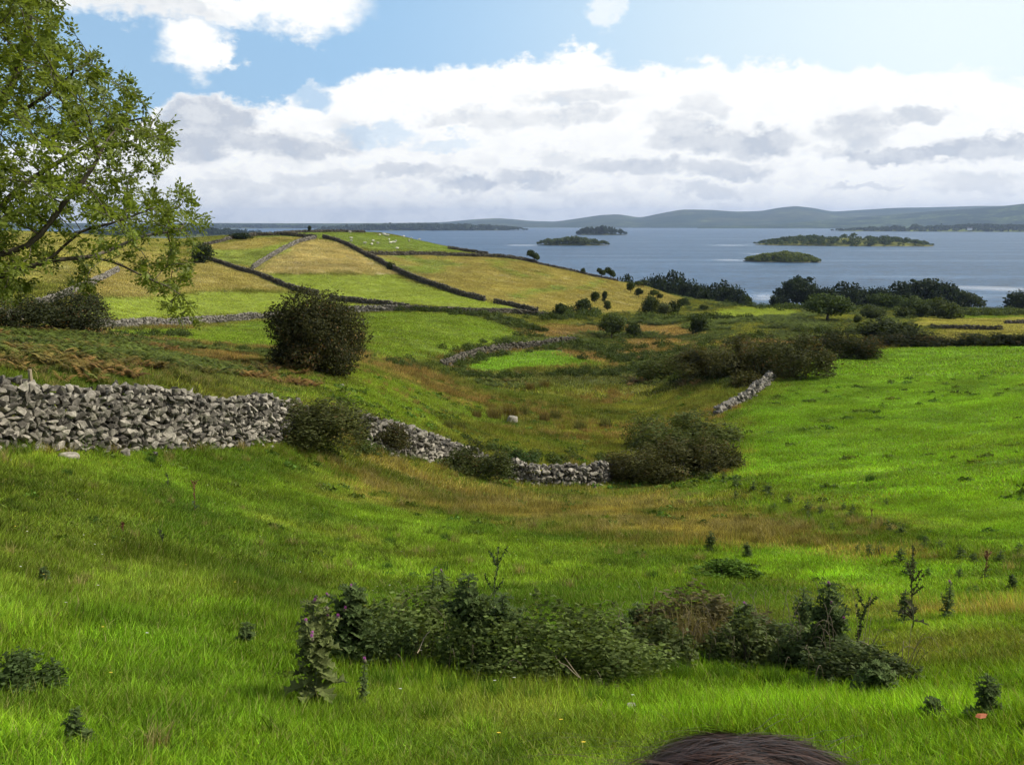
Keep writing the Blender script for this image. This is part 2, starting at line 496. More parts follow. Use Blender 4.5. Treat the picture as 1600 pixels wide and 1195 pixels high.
zone('yellow', [(1440, 512), (1480, 500), (1600, 498), (1800, 498), (1800, 530), (1560, 536), (1480, 536)], .03)
zone('lime', [(1085, 492), (1110, 482), (1180, 477), (1262, 485), (1265, 490), (1180, 498)], .01)
zone('bright', [(1140, 650), (1180, 618), (1212, 592), (1280, 556), (1330, 548), (1450, 541), (1620, 539), (1950, 545), (2300, 640), (1950, 900), (1700, 890), (1500, 850), (1300, 790), (1150, 742), (1145, 700)], .01)
zone('bright', [(1150, 866), (1250, 862), (1400, 880), (1620, 905), (1640, 950), (1400, 940), (1250, 905), (1160, 900)], .06)
# hill
zone('olive', [(-600, 470), (-300, 420), (0, 360), (300, 372), (330, 400), (240, 440), (60, 490), (-200, 475)], .02)
zone('yellow', [(-300, 400), (-100, 372), (60, 363), (290, 374), (300, 400), (200, 420), (90, 450), (-150, 450)], .05)
zone('gold', [(100, 470), (170, 420), (230, 400), (320, 407), (380, 420), (470, 455), (440, 461), (330, 460), (220, 464), (150, 468)], .03)
zone('lime', [(90, 486), (130, 468), (220, 463), (330, 459), (445, 459), (510, 464), (560, 476), (620, 482), (470, 486), (330, 494), (200, 502), (110, 500)], .008)
zone('hillgreen', [(320, 405), (330, 392), (420, 385), (468, 378), (440, 396), (395, 421), (350, 412)], .02)
zone('gold', [(300, 396), (305, 388), (360, 376), (440, 369), (520, 371), (500, 375), (465, 379), (420, 386), (350, 392)], .04)
zone('sheepgreen', [(360, 376), (400, 370), (450, 367), (490, 371), (440, 372)], .02)
zone('straw', [(395, 424), (430, 402), (465, 383), (500, 375), (530, 380), (560, 395), (615, 430), (560, 428)], .015)
zone('lime', [(398, 430), (415, 427), (520, 430), (615, 430), (660, 445), (740, 465), (825, 487), (760, 486), (620, 474), (520, 464), (440, 452)], .006)
zone('sheepgreen', [(420, 368), (440, 364), (490, 360), (560, 360), (650, 374), (740, 389), (770, 396), (700, 394), (580, 393), (550, 386), (510, 373), (470, 369)], .006)
zone('gold', [(570, 396), (700, 398), (770, 400), (830, 404), (900, 425), (1000, 446), (1070, 466), (1060, 478), (960, 490), (840, 488), (760, 470), (680, 446), (620, 425), (590, 408)], .008)
zone('hillgreen', [(575, 397), (700, 399), (800, 403), (850, 414), (740, 412), (680, 424), (620, 422), (590, 410)], .09)
zone('hillgreen', [(800, 466), (860, 450), (930, 438), (955, 437), (935, 445), (860, 460), (815, 472)], .02)
zone('hillgreen', [(770, 409), (790, 412), (850, 436), (838, 437), (790, 420)], .03)
zone('soil', [(1180, 905), (1230, 915), (1310, 925), (1290, 940), (1215, 932), (1160, 920)], .12)
zone('soil', [(615, 898), (650, 897), (700, 900), (690, 912), (640, 910)], .15)
zone('soil', [(840, 912), (870, 908), (885, 920), (850, 926)], .15)
zone('dryband', [(1400, 954), (1600, 947), (1700, 955), (1600, 962), (1420, 961)], .1)


def ground_color(x, y):
    r = np.hypot(x, y)
    nx = (fbm(x, y, 0.35, 4, 31) - .5) * 2; ny = (fbm(x, y, 0.35, 4, 57) - .5) * 2
    nx2 = (fbm(x, y, 0.06, 4, 131) - .5) * 2; ny2 = (fbm(x, y, 0.06, 4, 157) - .5) * 2
    col = np.tile(np.array(PAL['rough']), (len(x), 1))
    names = np.zeros(len(x), int)
    for zi, (nm, (PX, PY), wob) in enumerate(ZONES):
        m = wob * r * 1.2
        lo = (PX.min() - m.max() * 1 - 1, PX.max() + m.max() + 1)
        sel = np.nonzero((x > lo[0]) & (x < lo[1]))[0]
        if not len(sel): continue
        k = np.where(r[sel] > 60, 1.0, 0.0)
        qx = x[sel] + m[sel] * (nx[sel] * (1 - k) + nx2[sel] * k); qy = y[sel] + 2.2 * m[sel] * (ny[sel] * (1 - k) + ny2[sel] * k)
        ins = sel[in_poly(qx, qy, (PX, PY))]
        col[ins] = PAL[nm]; names[ins] = zi + 1
    return col, names


ZNAME = ['rough'] + [z[0] for z in ZONES]


def tinted(x, y, col, even=None):
    """patchy growth: large and small patches of yellower, darker and dead grass"""
    r = np.hypot(x, y)
    a = fbm(x, y, 0.05, 3, 71); b = fbm(x, y, 0.45, 3, 83); c = fbm(x, y, 2.2, 2, 91)
    f = 1 + (a - .5) * 0.6 + (b - .5) * 1.2 + (c - .5) * 0.8
    k = np.ones(len(x)) if even is None else even
    f = 1 + (f - 1) * k
    f = f * (1 + (fbm(x, y, 1.15, 3, 97) - .5) * np.where(r < 130, 1.0, .5) + (c - .5) * np.where(r < 40, .5, .1))
    out = col * np.clip(f, .3, 2.0)[:, None]
    dry = np.clip((fbm(x, y, 0.30, 4, 113) - 0.56) * 5, 0, 1) * 0.55
    dry *= k * np.where((r < 60) & (col[:, 0] < 0.115), 1.0, 0.45)
    out = out * (1 - dry[:, None]) + dry[:, None] * np.array([0.175, 0.145, 0.050]) * f[:, None]
    # rank dark growth
    dk = np.clip((fbm(x, y, 0.42, 4, 213) - 0.53) * 7, 0, 1) * 0.6 * (r < 75) * k ** 1.5
    out = out * (1 - dk[:, None]) + dk[:, None] * np.array([0.042, 0.090, 0.011])
    return out


EVEN = {'bright': .62, 'lime': .4, 'mid': .55, 'sheepgreen': .45, 'straw': .6, 'gold': .6, 'fresh': .7}


def evenness(zi):
    return np.array([EVEN.get(n, 1.0) for n in ZNAME])[zi]


def build_ground():
    az = np.concatenate([np.linspace(-180, -62, 40)[:-1], np.linspace(-62, -39, 60)[:-1], np.linspace(-39, 39, 720)[:-1], np.linspace(39, 62, 60)[:-1], np.linspace(62, 180, 40)])
    az = np.radians(az)
    lr = np.exp(np.concatenate([np.linspace(math.log(0.31), math.log(3), 40)[:-1], np.linspace(math.log(3), math.log(460), 520)[:-1], np.linspace(math.log(460), math.log(1400), 24)]))
    A, RR = np.meshgrid(az, lr, indexing='ij')
    X = (np.sin(A) * RR).ravel(); Y = (np.cos(A) * RR).ravel()
    Z = H(X, Y)
    # the land behind the viewer stays high
    col, nm = ground_color(X, Y)
    col = tinted(X, Y, col, evenness(nm))
    shore = Z < 0.6
    col[shore] = PAL['sand']
    col[Z < -0.3] = (0.06, 0.055, 0.04)
    na, nr = len(az), len(lr)
    idx = np.arange(na * nr).reshape(na, nr)
    F = np.stack([idx[:-1, :-1], idx[:-1, 1:], idx[1:, 1:], idx[1:, :-1]], -1).reshape(-1, 4)
    V = np.stack([X, Y, Z], 1)
    # close the little hole under the viewer
    c = len(V)
    V = np.vstack([V, [[0, 0, float(H(0, 0.31))]]])
    col = np.vstack([col, [PAL['lush']]])
    tri = np.stack([np.full(na - 1, c), idx[:-1, 0], idx[1:, 0]], 1)
    rgba = np.concatenate([col, np.ones((len(col), 1))], 1)
    m, t = new_mat('turf')
    at = t.n('ShaderNodeAttribute', attribute_name='col')
    geo = t.n('ShaderNodeNewGeometry')
    n1 = t.noise(geo.outputs['Position'], 1.7, 6, 0.65)
    n2 = t.noise(geo.outputs['Position'], 0.35, 5, 0.6)
    f = t.math('MULTIPLY', t.rng(n1, 0.25, 0.75, 0.62, 1.32), t.rng(n2, 0.3, 0.7, 0.82, 1.18))
    cc = t.vmath('SCALE', at.outputs['Color'], scale=f)
    bmp = t.n('ShaderNodeBump', ins={'Strength': 0.9, 'Distance': 0.25, 'Height': n1})
    bs = t.n('ShaderNodeBsdfPrincipled', ins={'Base Color': cc, 'Roughness': 0.95, 'Specular IOR Level': 0.1, 'Normal': bmp.outputs[0]})
    t.n('ShaderNodeOutputMaterial', ins={0: bs})
    o = mesh_obj('ground', np_mesh('ground', V, [F, tri], m, True, {'col': rgba}))
    tag(o, 'patchwork of grazed fields and rough pasture falling away to the lake', 'ground', kind='structure')
    return o


ground = build_ground()


# ------------------------------------------------------------------ lake
def build_lake():
    m, t = new_mat('lake_water')
    geo = t.n('ShaderNodeNewGeometry')
    P = geo.outputs['Position']
    ps = t.vmath('MULTIPLY', P, (1, 1, 0))
    pr = t.n('ShaderNodeMapping', ins={'Vector': ps, 'Rotation': (0, 0, R(18)), 'Scale': (0.45, 1.0, 1.0)}).outputs[0]
    n1 = t.noise(pr, 0.55, 5, 0.62)
    n2 = t.noise(pr, 0.09, 4, 0.6)
    hgt = t.math('ADD', t.math('MULTIPLY', n1, 0.5), t.math('MULTIPLY', n2, 1.2))
    bmp = t.n('ShaderNodeBump', ins={'Strength': 1.0, 'Distance': 1.1, 'Height': hgt})
    # slicks and wind lanes
    lanes = t.noise(t.n('ShaderNodeMapping', ins={'Vector': ps, 'Rotation': (0, 0, R(8)), 'Scale': (0.25, 1.6, 1)}).outputs[0], 0.010, 5, 0.6)
    base = t.mix(t.rng(lanes, 0.38, 0.64), (0.022, 0.060, 0.120), (0.045, 0.098, 0.180))
    chop = t.math('MULTIPLY', t.rng(n1, 0.3, 0.7, 0.5, 1.5), t.rng(t.noise(pr, 0.13, 4, 0.65), 0.3, 0.7, 0.6, 1.4))
    base = t.vmath('SCALE', base, scale=chop)
    # calm water in the lee of the islands and along the shore
    calm = None
    for px, py, wx, wy in [(1140, 406.5, 55, 2.6), (1140, 383.5, 50, 1.4), (818, 383.5, 34, 1.3), (1195, 463, 45, 10), (1570, 452, 90, 5), (1210, 397, 60, 1.4), (1330, 372, 120, .5), (1000, 356.3, 300, .35)]:
        a, te = pix_ang(px, py); r = CAM_Z / -float(te); a = float(a)
        _, te2 = pix_ang(px, py + wy); dr = max(abs(CAM_Z / -float(te2) - r), 3)
        c = (math.sin(a) * r, math.cos(a) * r, 0)
        mp = t.n('ShaderNodeMapping', vector_type='TEXTURE', ins={'Vector': ps, 'Location': c, 'Rotation': (0, 0, -a), 'Scale': (wx * r / F_PX, dr, 1)}).outputs[0]
        v = t.rng(t.math('ADD', t.vmath('LENGTH', mp), t.math('MULTIPLY', t.math('SUBTRACT', lanes, .5), 2.2)), 1.0, 0.2)
        calm = v if calm is None else t.math('MAXIMUM', calm, v)
    rough = t.math('SUBTRACT', t.rng(lanes, 0.58, 0.72, 0.36, 0.26), t.math('MULTIPLY', calm, 0.2))
    bmp.inputs['Strength'].default_value = 1.0
    t.put(bmp, 'Strength', t.rng(calm, 0, 1, 1.0, 0.10))
    spec = t.rng(calm, 0, 1, 0.16, 0.5)
    bs = t.n('ShaderNodeBsdfPrincipled', ins={'Base Color': base, 'Roughness': rough, 'IOR': 1.33, 'Specular IOR Level': spec, 'Normal': bmp.outputs[0]})
    t.n('ShaderNodeOutputMaterial', ins={0: bs})
    xs = np.array([-17000, -9000, -3000, 0, 3000, 9000, 17000.0]); ys = np.array([150, 600, 1500, 4000, 9000, 16500.0])
    X, Y = np.meshgrid(xs, ys, indexing='ij')
    V = np.stack([X.ravel(), Y.ravel(), np.zeros(X.size)], 1)
    idx = np.arange(X.size).reshape(X.shape)
    F = np.stack([idx[:-1, :-1], idx[1:, :-1], idx[1:, 1:], idx[:-1, 1:]], -1).reshape(-1, 4)
    o = mesh_obj('lake_water', np_mesh('lake_water', V, F, m))
    tag(o, 'wide blue grey lake with wind ripples and pale slicks', 'lake', kind='structure')


build_lake()


# ------------------------------------------------------------------ far hills
def hill_material(name, a, b, c, scale):
    m, t = new_mat(name)
    geo = t.n('ShaderNodeNewGeometry')
    P = geo.outputs['Position']
    n1 = t.noise(P, scale, 6, 0.6)
    n2 = t.noise(P, scale * 5, 5, 0.65)
    col = t.mix(t.rng(n1, 0.42, 0.58), a, b)
    col = t.mix(t.math('MULTIPLY', t.rng(n2, 0.54, 0.66), t.rng(n1, 0.46, 0.60)), col, c)
    col = t.vmath('SCALE', col, scale=t.rng(n2, 0.3, 0.7, 0.7, 1.25))
    bmp = t.n('ShaderNodeBump', ins={'Strength': 0.8, 'Distance': 30.0, 'Height': n2})
    bs = t.n('ShaderNodeBsdfPrincipled', ins={'Base Color': col, 'Roughness': 1.0, 'Specular IOR Level': 0.0, 'Normal': bmp.outputs[0]})
    t.n('ShaderNodeOutputMaterial', ins={0: bs})
    return m


def ridge(name, label, prof, dist, front, back, mat, seed, rough=0.12):
    prof = sorted(prof)
    n = 260
    px = np.linspace(prof[0][0], prof[-1][0], n)
    py = np.interp(px, [p[0] for p in prof], [p[1] for p in prof])
    k = np.array([1, 3, 5, 3, 1.0]); k /= k.sum()
    py = np.convolve(np.pad(py, 2, 'edge'), k, 'valid')
    a, te = pix_ang(px, py)
    ts = np.concatenate([np.linspace(-1, 0, 22), np.linspace(0, 1, 10)[1:]])
    A, T = np.meshgrid(a, ts, indexing='ij')
    D = dist * (1 + 0.05 * np.sin(A * 9 + seed))
    rr = D + np.where(T < 0, T * front, T * back)
    crest = CAM_Z + D * te[:, None]
    prof_t = np.where(T < 0, (1 + T) ** 0.85, (1 - T) ** 1.2)
    X = np.sin(A) * rr; Y = np.cos(A) * rr
    bump = (fbm(X, Y, 6.0 / front, 4, seed) - 0.5) * rough * (crest + 30) * np.clip(-T * 3, 0, 1) * np.clip((1 + T) * 4, 0, 1)
    Z = -3 + (crest + 3) * prof_t + bump
    idx = np.arange(A.size).reshape(A.shape)
    F = np.stack([idx[:-1, :-1], idx[:-1, 1:], idx[1:, 1:], idx[1:, :-1]], -1).reshape(-1, 4)
    o = mesh_obj(name, np_mesh(name, np.stack([X.ravel(), Y.ravel(), Z.ravel()], 1), F, mat, True))
    tag(o, label, 'hills', kind='structure')
    return o


m_far = hill_material('far_moor', (0.035, 0.055, 0.035), (0.065, 0.078, 0.045), (0.11, 0.14, 0.05), 0.0011)
m_near = hill_material('far_farmland', (0.022, 0.036, 0.018), (0.060, 0.085, 0.032), (0.18, 0.22, 0.06), 0.0042)
ridge('distant_hills', 'hazy blue hills along the far side of the lake',
      [(560, 350.5), (620, 348.5), (690, 347.5), (740, 343), (775, 341), (800, 342.5), (830, 345.5), (868, 346.5), (900, 342), (940, 336), (968, 335), (1000, 340.5), (1030, 334), (1065, 327.5), (1110, 328), (1150, 331),
       (1190, 330), (1215, 325), (1242, 322), (1270, 325), (1300, 331), (1340, 328.5), (1400, 325), (1460, 324), (1530, 322), (1600, 322), (1700, 318), (1950, 325)], 11500, 2400, 2500, m_far, 3)
ridge('lakeside_hills', 'wooded green hillside rising on the right shore',
      [(1090, 352), (1150, 351), (1220, 348.5), (1280, 344), (1330, 340.5), (1400, 335), (1460, 330), (1520, 326), (1560, 323), (1600, 318.5), (1700, 312), (1950, 312)], 9000, 1700, 2000, m_near, 11)
ridge('low_shore', 'flat dark shoreline on the horizon',
      [(-700, 347), (-300, 348), (0, 348.5), (180, 348.8), (300, 348.5), (420, 349), (520, 349.2), (640, 348.5), (700, 349.3)], 9000, 1800, 2500, m_near, 17)


# ------------------------------------------------------------------ leaves
def leaf_quads(P, N, size, aspect=0.6, jitter=0.9, g=rng, fold=0.0):
    n = len(P)
    nn = N + g.normal(0, jitter, (n, 3)); nn /= np.linalg.norm(nn, axis=1)[:, None] + 1e-9
    u = np.cross(nn, g.normal(0, 1, (n, 3))); u /= np.linalg.norm(u, axis=1)[:, None] + 1e-9
    v = np.cross(nn, u)
    s = np.broadcast_to(np.asarray(size, float), (n,))[:, None]
    V = np.stack([P - u * s, P + v * s * aspect + nn * s * fold, P + u * s, P - v * s * aspect + nn * s * fold], 1).reshape(-1, 3)
    F = np.arange(4 * n).reshape(n, 4)
    return V, F


def foliage_mat(name, trans=0.35, low=0.55, high=1.35, warm=(0.0, 0.0, 0.0), obj_col=True, base=(0.06, 0.1, 0.02), spec=0.10, rough=0.7):
    """leaf colour comes from the object's own colour and a per-leaf variation"""
    m, t = new_mat(name)
    at = t.n('ShaderNodeAttribute', attribute_name='leaf')
    v = at.outputs['Fac']
    if obj_col:
        oi = t.n('ShaderNodeObjectInfo')
        c = oi.outputs['Color']
    else:
        c = t.n('ShaderNodeRGB'); c.outputs[0].default_value = (*base, 1); c = c.outputs[0]
    c = t.vmath('SCALE', c, scale=t.rng(v, 0, 1, low, high, smooth=False))
    if any(warm):
        c = t.mix(t.rng(v, 0.82, 0.95, 0, 0.75), c, warm)
    d = t.n('ShaderNodeBsdfPrincipled', ins={'Base Color': c, 'Roughness': rough, 'Specular IOR Level': spec})
    tr = t.n('ShaderNodeBsdfTranslucent', ins={0: t.vmath('MULTIPLY', c, (1.25, 1.25, 0.6))})
    mx = t.n('ShaderNodeMixShader', ins={0: trans, 1: d, 2: tr})
    t.n('ShaderNodeOutputMaterial', ins={0: mx})
    return m


M_LEAF = foliage_mat('leaf_foliage')
M_LEAF_WARM = foliage_mat('leaf_foliage_brown', warm=(0.13, 0.07, 0.03))


def bark_mat(name, a, b, scale=6):
    m, t = new_mat(name)
    tc = t.n('ShaderNodeTexCoord')
    mp = t.n('ShaderNodeMapping', ins={'Vector': tc.outputs['Object'], 'Scale': (1, 1, 0.25)}).outputs[0]
    n1 = t.noise(mp, scale, 6, 0.65)
    n2 = t.noise(tc.outputs['Object'], scale * 0.35, 4, 0.6)
    c = t.mix(t.rng(n1, 0.35, 0.65), a, b)
    c = t.mix(t.rng(n2, 0.55, 0.68, 0, 0.6), c, (0.25, 0.26, 0.21))
    bmp = t.n('ShaderNodeBump', ins={'Strength': 0.7, 'Distance': 0.03, 'Height': n1})
    bs = t.n('ShaderNodeBsdfPrincipled', ins={'Base Color': c, 'Roughness': 0.9, 'Specular IOR Level': 0.15, 'Normal': bmp.outputs[0]})
    t.n('ShaderNodeOutputMaterial', ins={0: bs})
    return m


M_BARK = bark_mat('bark', (0.045, 0.036, 0.028), (0.13, 0.11, 0.085))


def tubes(paths, sides=6):
    """paths: list of (pts (n,3), radii (n)) -> V, F"""
    Vs, Fs, off = [], [], 0
    ang = np.linspace(0, 2 * math.pi, sides, endpoint=False)
    for P, rad in paths:
        P = np.asarray(P, float); rad = np.asarray(rad, float); n = len(P)
        T = np.gradient(P, axis=0); T /= np.linalg.norm(T, axis=1)[:, None] + 1e-9
        ref = np.array([0, 0, 1.0]) if abs(T[:, 2]).mean() < 0.8 else np.array([1.0, 0, 0])
        U = np.cross(T, ref); U /= np.linalg.norm(U, axis=1)[:, None] + 1e-9
        W = np.cross(T, U)
        ring = P[:, None] + rad[:, None, None] * (np.cos(ang)[None, :, None] * U[:, None] + np.sin(ang)[None, :, None] * W[:, None])
        Vs.append(ring.reshape(-1, 3))
        idx = np.arange(n * sides).reshape(n, sides) + off
        nx = np.roll(idx, -1, 1)
        Fs.append(np.stack([idx[:-1], nx[:-1], nx[1:], idx[1:]], -1).reshape(-1, 4))
        off += n * sides
    return np.vstack(Vs), np.vstack(Fs)


def bent(p0, p1, n=6, wob=0.1, g=rng, sag=0.0):
    p0 = np.asarray(p0, float); p1 = np.asarray(p1, float)
    t = np.linspace(0, 1, n)[:, None]
    L = np.linalg.norm(p1 - p0)
    off = np.cumsum(g.normal(0, wob * L / n, (n, 3)), 0); off -= t * off[-1]; off[0] = 0
    p = p0 + (p1 - p0) * t + off
    p[:, 2] += sag * L * (4 * t[:, 0] * (1 - t[:, 0]))
    return p


# unit crowns: about 1 wide and 1 high, standing on z = 0
def crown_mesh(name, seed, kind, n, leaf, mat):
    g = np.random.default_rng(seed)
    lobes = []
    if kind == 'bush':            # leafy to the ground
        for i in range(24):
            a = g.uniform(0, 2 * math.pi); d = 0.34 * math.sqrt(g.random())
            z = g.uniform(0.12, 0.86 - d * 0.9)
            s = g.uniform(0.11, 0.20)
            lobes.append((math.cos(a) * d, math.sin(a) * d, z, s, s * g.uniform(.85, 1.1)))
        lobes.append((0, 0, 0.38, 0.36, 0.38))
    elif kind == 'dome':          # crown on a short trunk
        for i in range(15):
            a = g.uniform(0, 2 * math.pi); d = g.uniform(0.05, 0.34)
            z = g.uniform(0.38, 0.82 - d * 0.5)
            s = g.uniform(0.12, 0.2)
            lobes.append((math.cos(a) * d, math.sin(a) * d, z, s, s * g.uniform(.8, 1)))
        lobes.append((0, 0, 0.58, 0.28, 0.24))
    elif kind == 'wind':          # leaning with the west wind
        for i in range(15):
            t = g.uniform(0, 1)
            a = g.uniform(0, 2 * math.pi); d = g.uniform(0, 0.16)
            s = g.uniform(0.11, 0.19)
            lobes.append((-0.22 + 0.5 * t + math.cos(a) * d * .5, math.sin(a) * d * 1.6, 0.45 + 0.3 * (1 - t) + g.uniform(-.1, .12), s, s * .8))
    elif kind == 'tall':          # narrow, loose
        for i in range(13):
            a = g.uniform(0, 2 * math.pi); d = g.uniform(0.0, 0.26)
            z = g.uniform(0.25, 0.9 - d * .4)
            s = g.uniform(0.1, 0.18)
            lobes.append((math.cos(a) * d, math.sin(a) * d, z, s * 1.1, s * .8))
    elif kind == 'mound':         # bramble: wide low heap
        for i in range(46):
            a = g.uniform(0, 2 * math.pi); d = 0.46 * math.sqrt(g.random())
            s = g.uniform(0.06, 0.15)
            lobes.append((math.cos(a) * d, math.sin(a) * d, g.uniform(0.08, max(0.72 - d * .9, .2)), s, s * g.uniform(1.0, 1.9)))
        lobes.append((g.uniform(-.15, .15), 0, 0.2, 0.18, 0.26))
    w = np.array([l[3] ** 2 for l in lobes]); w /= w.sum()
    li = g.choice(len(lobes), n, p=w)
    L = np.array(lobes)[li]
    dirs = g.normal(0, 1, (n, 3)); dirs /= np.linalg.norm(dirs, axis=1)[:, None]
    rad = np.clip(g.normal(0.90, 0.16, n), 0.3, 1.25)
    P = L[:, :3] + dirs * rad[:, None] * L[:, [3, 3, 4]]
    # shoots standing out of the surface
    if n > 2500:
        ns = 90; per = max(6, n // 1400)
        j = g.choice(n, ns); sd_ = dirs[j] + g.normal(0, .35, (ns, 3)) + np.array([0, 0, .35]); sd_ /= np.linalg.norm(sd_, axis=1)[:, None]
        ln = g.uniform(.03, .11, ns)
        tt = np.linspace(0, 1, per)
        SP = (P[j][:, None] + sd_[:, None] * (ln[:, None] * tt)[..., None] + g.normal(0, .006, (ns, per, 3))).reshape(-1, 3)
        P = np.vstack([P, SP]); dirs = np.vstack([dirs, np.repeat(sd_, per, 0)]); li = np.concatenate([li, np.repeat(li[j], per)]); n = len(P)
    # stray sprigs
    k = g.random(n) < 0.04
    P[k] += dirs[k] * 0.05 * g.random((k.sum(), 1))
    ok = P[:, 2] > 0.005
    P = P[ok]; dirs = dirs[ok]; li = li[ok]
    lo, hi = np.percentile(P, 0.7, axis=0), np.percentile(P, 99.3, axis=0)
    sc = 1.0 / (hi - lo)
    P[:, 0] = (P[:, 0] - (lo[0] + hi[0]) / 2) * sc[0]; P[:, 1] = (P[:, 1] - (lo[1] + hi[1]) / 2) * sc[1]
    P[:, 2] = P[:, 2] / hi[2]
    V, F = leaf_quads(P, dirs, leaf * 1.35 * g.uniform(0.6, 1.4, len(P)), 0.66, 0.65, g)
    tone = g.uniform(-.32, .32, len(lobes))[li] + g.normal(0.5, 0.18, len(P))
    return np_mesh(name, V, F, mat, False, {'leaf': np.repeat(np.clip(tone, 0, 1), 4)})


def trunk_mesh(name, seed, kind):
    g = np.random.default_rng(seed)
    paths = []
    lean = 0.12 if kind == 'wind' else 0.02
    if kind in ('bush', 'mound'):
        for i in range(7):
            a = g.uniform(0, 6.28); e = g.uniform(0.12, 0.28)
            paths.append((bent((0.02 * math.cos(a), 0.02 * math.sin(a), -0.03), (math.cos(a) * e, math.sin(a) * e, g.uniform(.45, .7)), 6, .2, g), np.linspace(0.018, 0.005, 6)))
    else:
        top = 0.45 if kind != 'tall' else 0.6
        paths.append((bent((0, 0, -0.04), (lean, 0, top), 6, .12, g), np.linspace(0.042, 0.022, 6)))
        for i in range(6):
            a = g.uniform(0, 6.28); z0 = g.uniform(.25, top)
            e = g.uniform(0.15, .32)
            paths.append((bent((lean * z0 / top, 0, z0), (lean + math.cos(a) * e, math.sin(a) * e, z0 + g.uniform(.15, .35)), 6, .2, g), np.linspace(0.02, 0.005, 6)))
    V, F = tubes(paths, 6)
    return np_mesh(name, V, F, M_BARK, True)


PROTO = {}


def proto(kind, var, n=1400, leaf=0.035, mat=None):
    key = (kind, var, n, leaf, mat.name if mat else '')
    if key not in PROTO:
        s = 1000 + hash((kind == 'bush', kind == 'dome', kind == 'wind', kind == 'tall', kind == 'mound')) % 1 + var * 37 + len(PROTO) * 3
        PROTO[key] = (crown_mesh('crown', s, kind, n, leaf, mat or M_LEAF), trunk_mesh('trunk', s + 1, kind))
    return PROTO[key]


def plant(name, label, cat, loc, w, h, kind, var, color, group=None, n=1400, leaf=0.035, mat=None, rz=None, depth=None, crown_name='crown', trunk=True, sink=0.02):
    cm, tm = proto(kind, var, n, leaf, mat)
    e = empty(name, (loc[0], loc[1], loc[2] - sink * h))
    tag(e, label, cat, group)
    c = mesh_obj(crown_name, cm, e)
    d = depth if depth else w
    c.scale = (w, d, h)
    c.color = (*color, 1)
    if rz is not None: e.rotation_euler = (0, 0, rz)
    if trunk:
        tr = mesh_obj('trunk' if kind not in ('mound', 'bush') else 'stems', tm, e)
        tr.scale = (w, d, h)
    return e


def on_ground(px, py):
    x, y, z = hit(px, py)
    return Vector((float(x[0]), float(y[0]), float(z[0])))


def plant_px(name, label, cat, px, base, top, wpx, kind, var, color, r=None, **kw):
    """a plant whose foot is seen at (px, base) and whose top at row `top`; r gives its distance when the foot is hidden"""
    p = at_r(px, r) if r else on_ground(px, base)
    rr = math.hypot(p.x, p.y)
    _, te = pix_ang(px, top)
    h = CAM_Z + rr * float(te) - p.z
    a, _ = pix_ang(px, base)
    w = wpx * rr / F_PX / max(math.cos(float(a)), .5) * 0.98
    if 'rz' not in kw: kw['rz'] = -float(a) + (0 if kind == 'wind' else (var * 2.1))
    return plant(name, label, cat, p, w, max(h, 0.15), kind, var, color, **kw)


# ------------------------------------------------------------------ islands and far woods
def wood_mesh(name, centres, rad, hgt, faces, mat, g, conifer=None):
    """crowns of a distant wood; centres (n,3), one tone per crown"""
    Vs, Ts = [], []
    Ps, Ns, Ss = [], [], []
    for i, (c, r, h) in enumerate(zip(centres, rad, hgt)):
        k = faces
        d = g.normal(0, 1, (k, 3)); d /= np.linalg.norm(d, axis=1)[:, None]
        d[:, 2] = np.abs(d[:, 2]) * np.where(g.random(k) < .3, -0.6, 1)
        if conifer is not None and conifer[i]:
            t = g.random(k) ** 0.7
            a = g.uniform(0, 6.283, k)
            rr = r * 0.55 * t * g.uniform(.6, 1.1, k)
            P = np.stack([c[0] + np.cos(a) * rr, c[1] + np.sin(a) * rr, c[2] + h * (1.15 - t)], 1)
            N = np.stack([np.cos(a), np.sin(a), np.full(k, .5)], 1)
        else:
            P = np.asarray(c) + np.array([0, 0, h * 0.55]) + d * np.array([r, r, h * 0.48]) * g.uniform(.75, 1.1, (k, 1))
            N = d
        Ps.append(P); Ns.append(N); Ss.append(np.full(k, r * 2.1 / math.sqrt(k)) * g.uniform(.6, 1.3, k))
        Ts.append(np.clip(g.uniform(.25, .75) + g.normal(0, .12, k), 0, 1))
    V, F = leaf_quads(np.vstack(Ps), np.vstack(Ns), np.concatenate(Ss), 0.8, 0.5, g)
    return np_mesh(name, V, F, mat, False, {'leaf': np.repeat(np.concatenate(Ts), 4)})


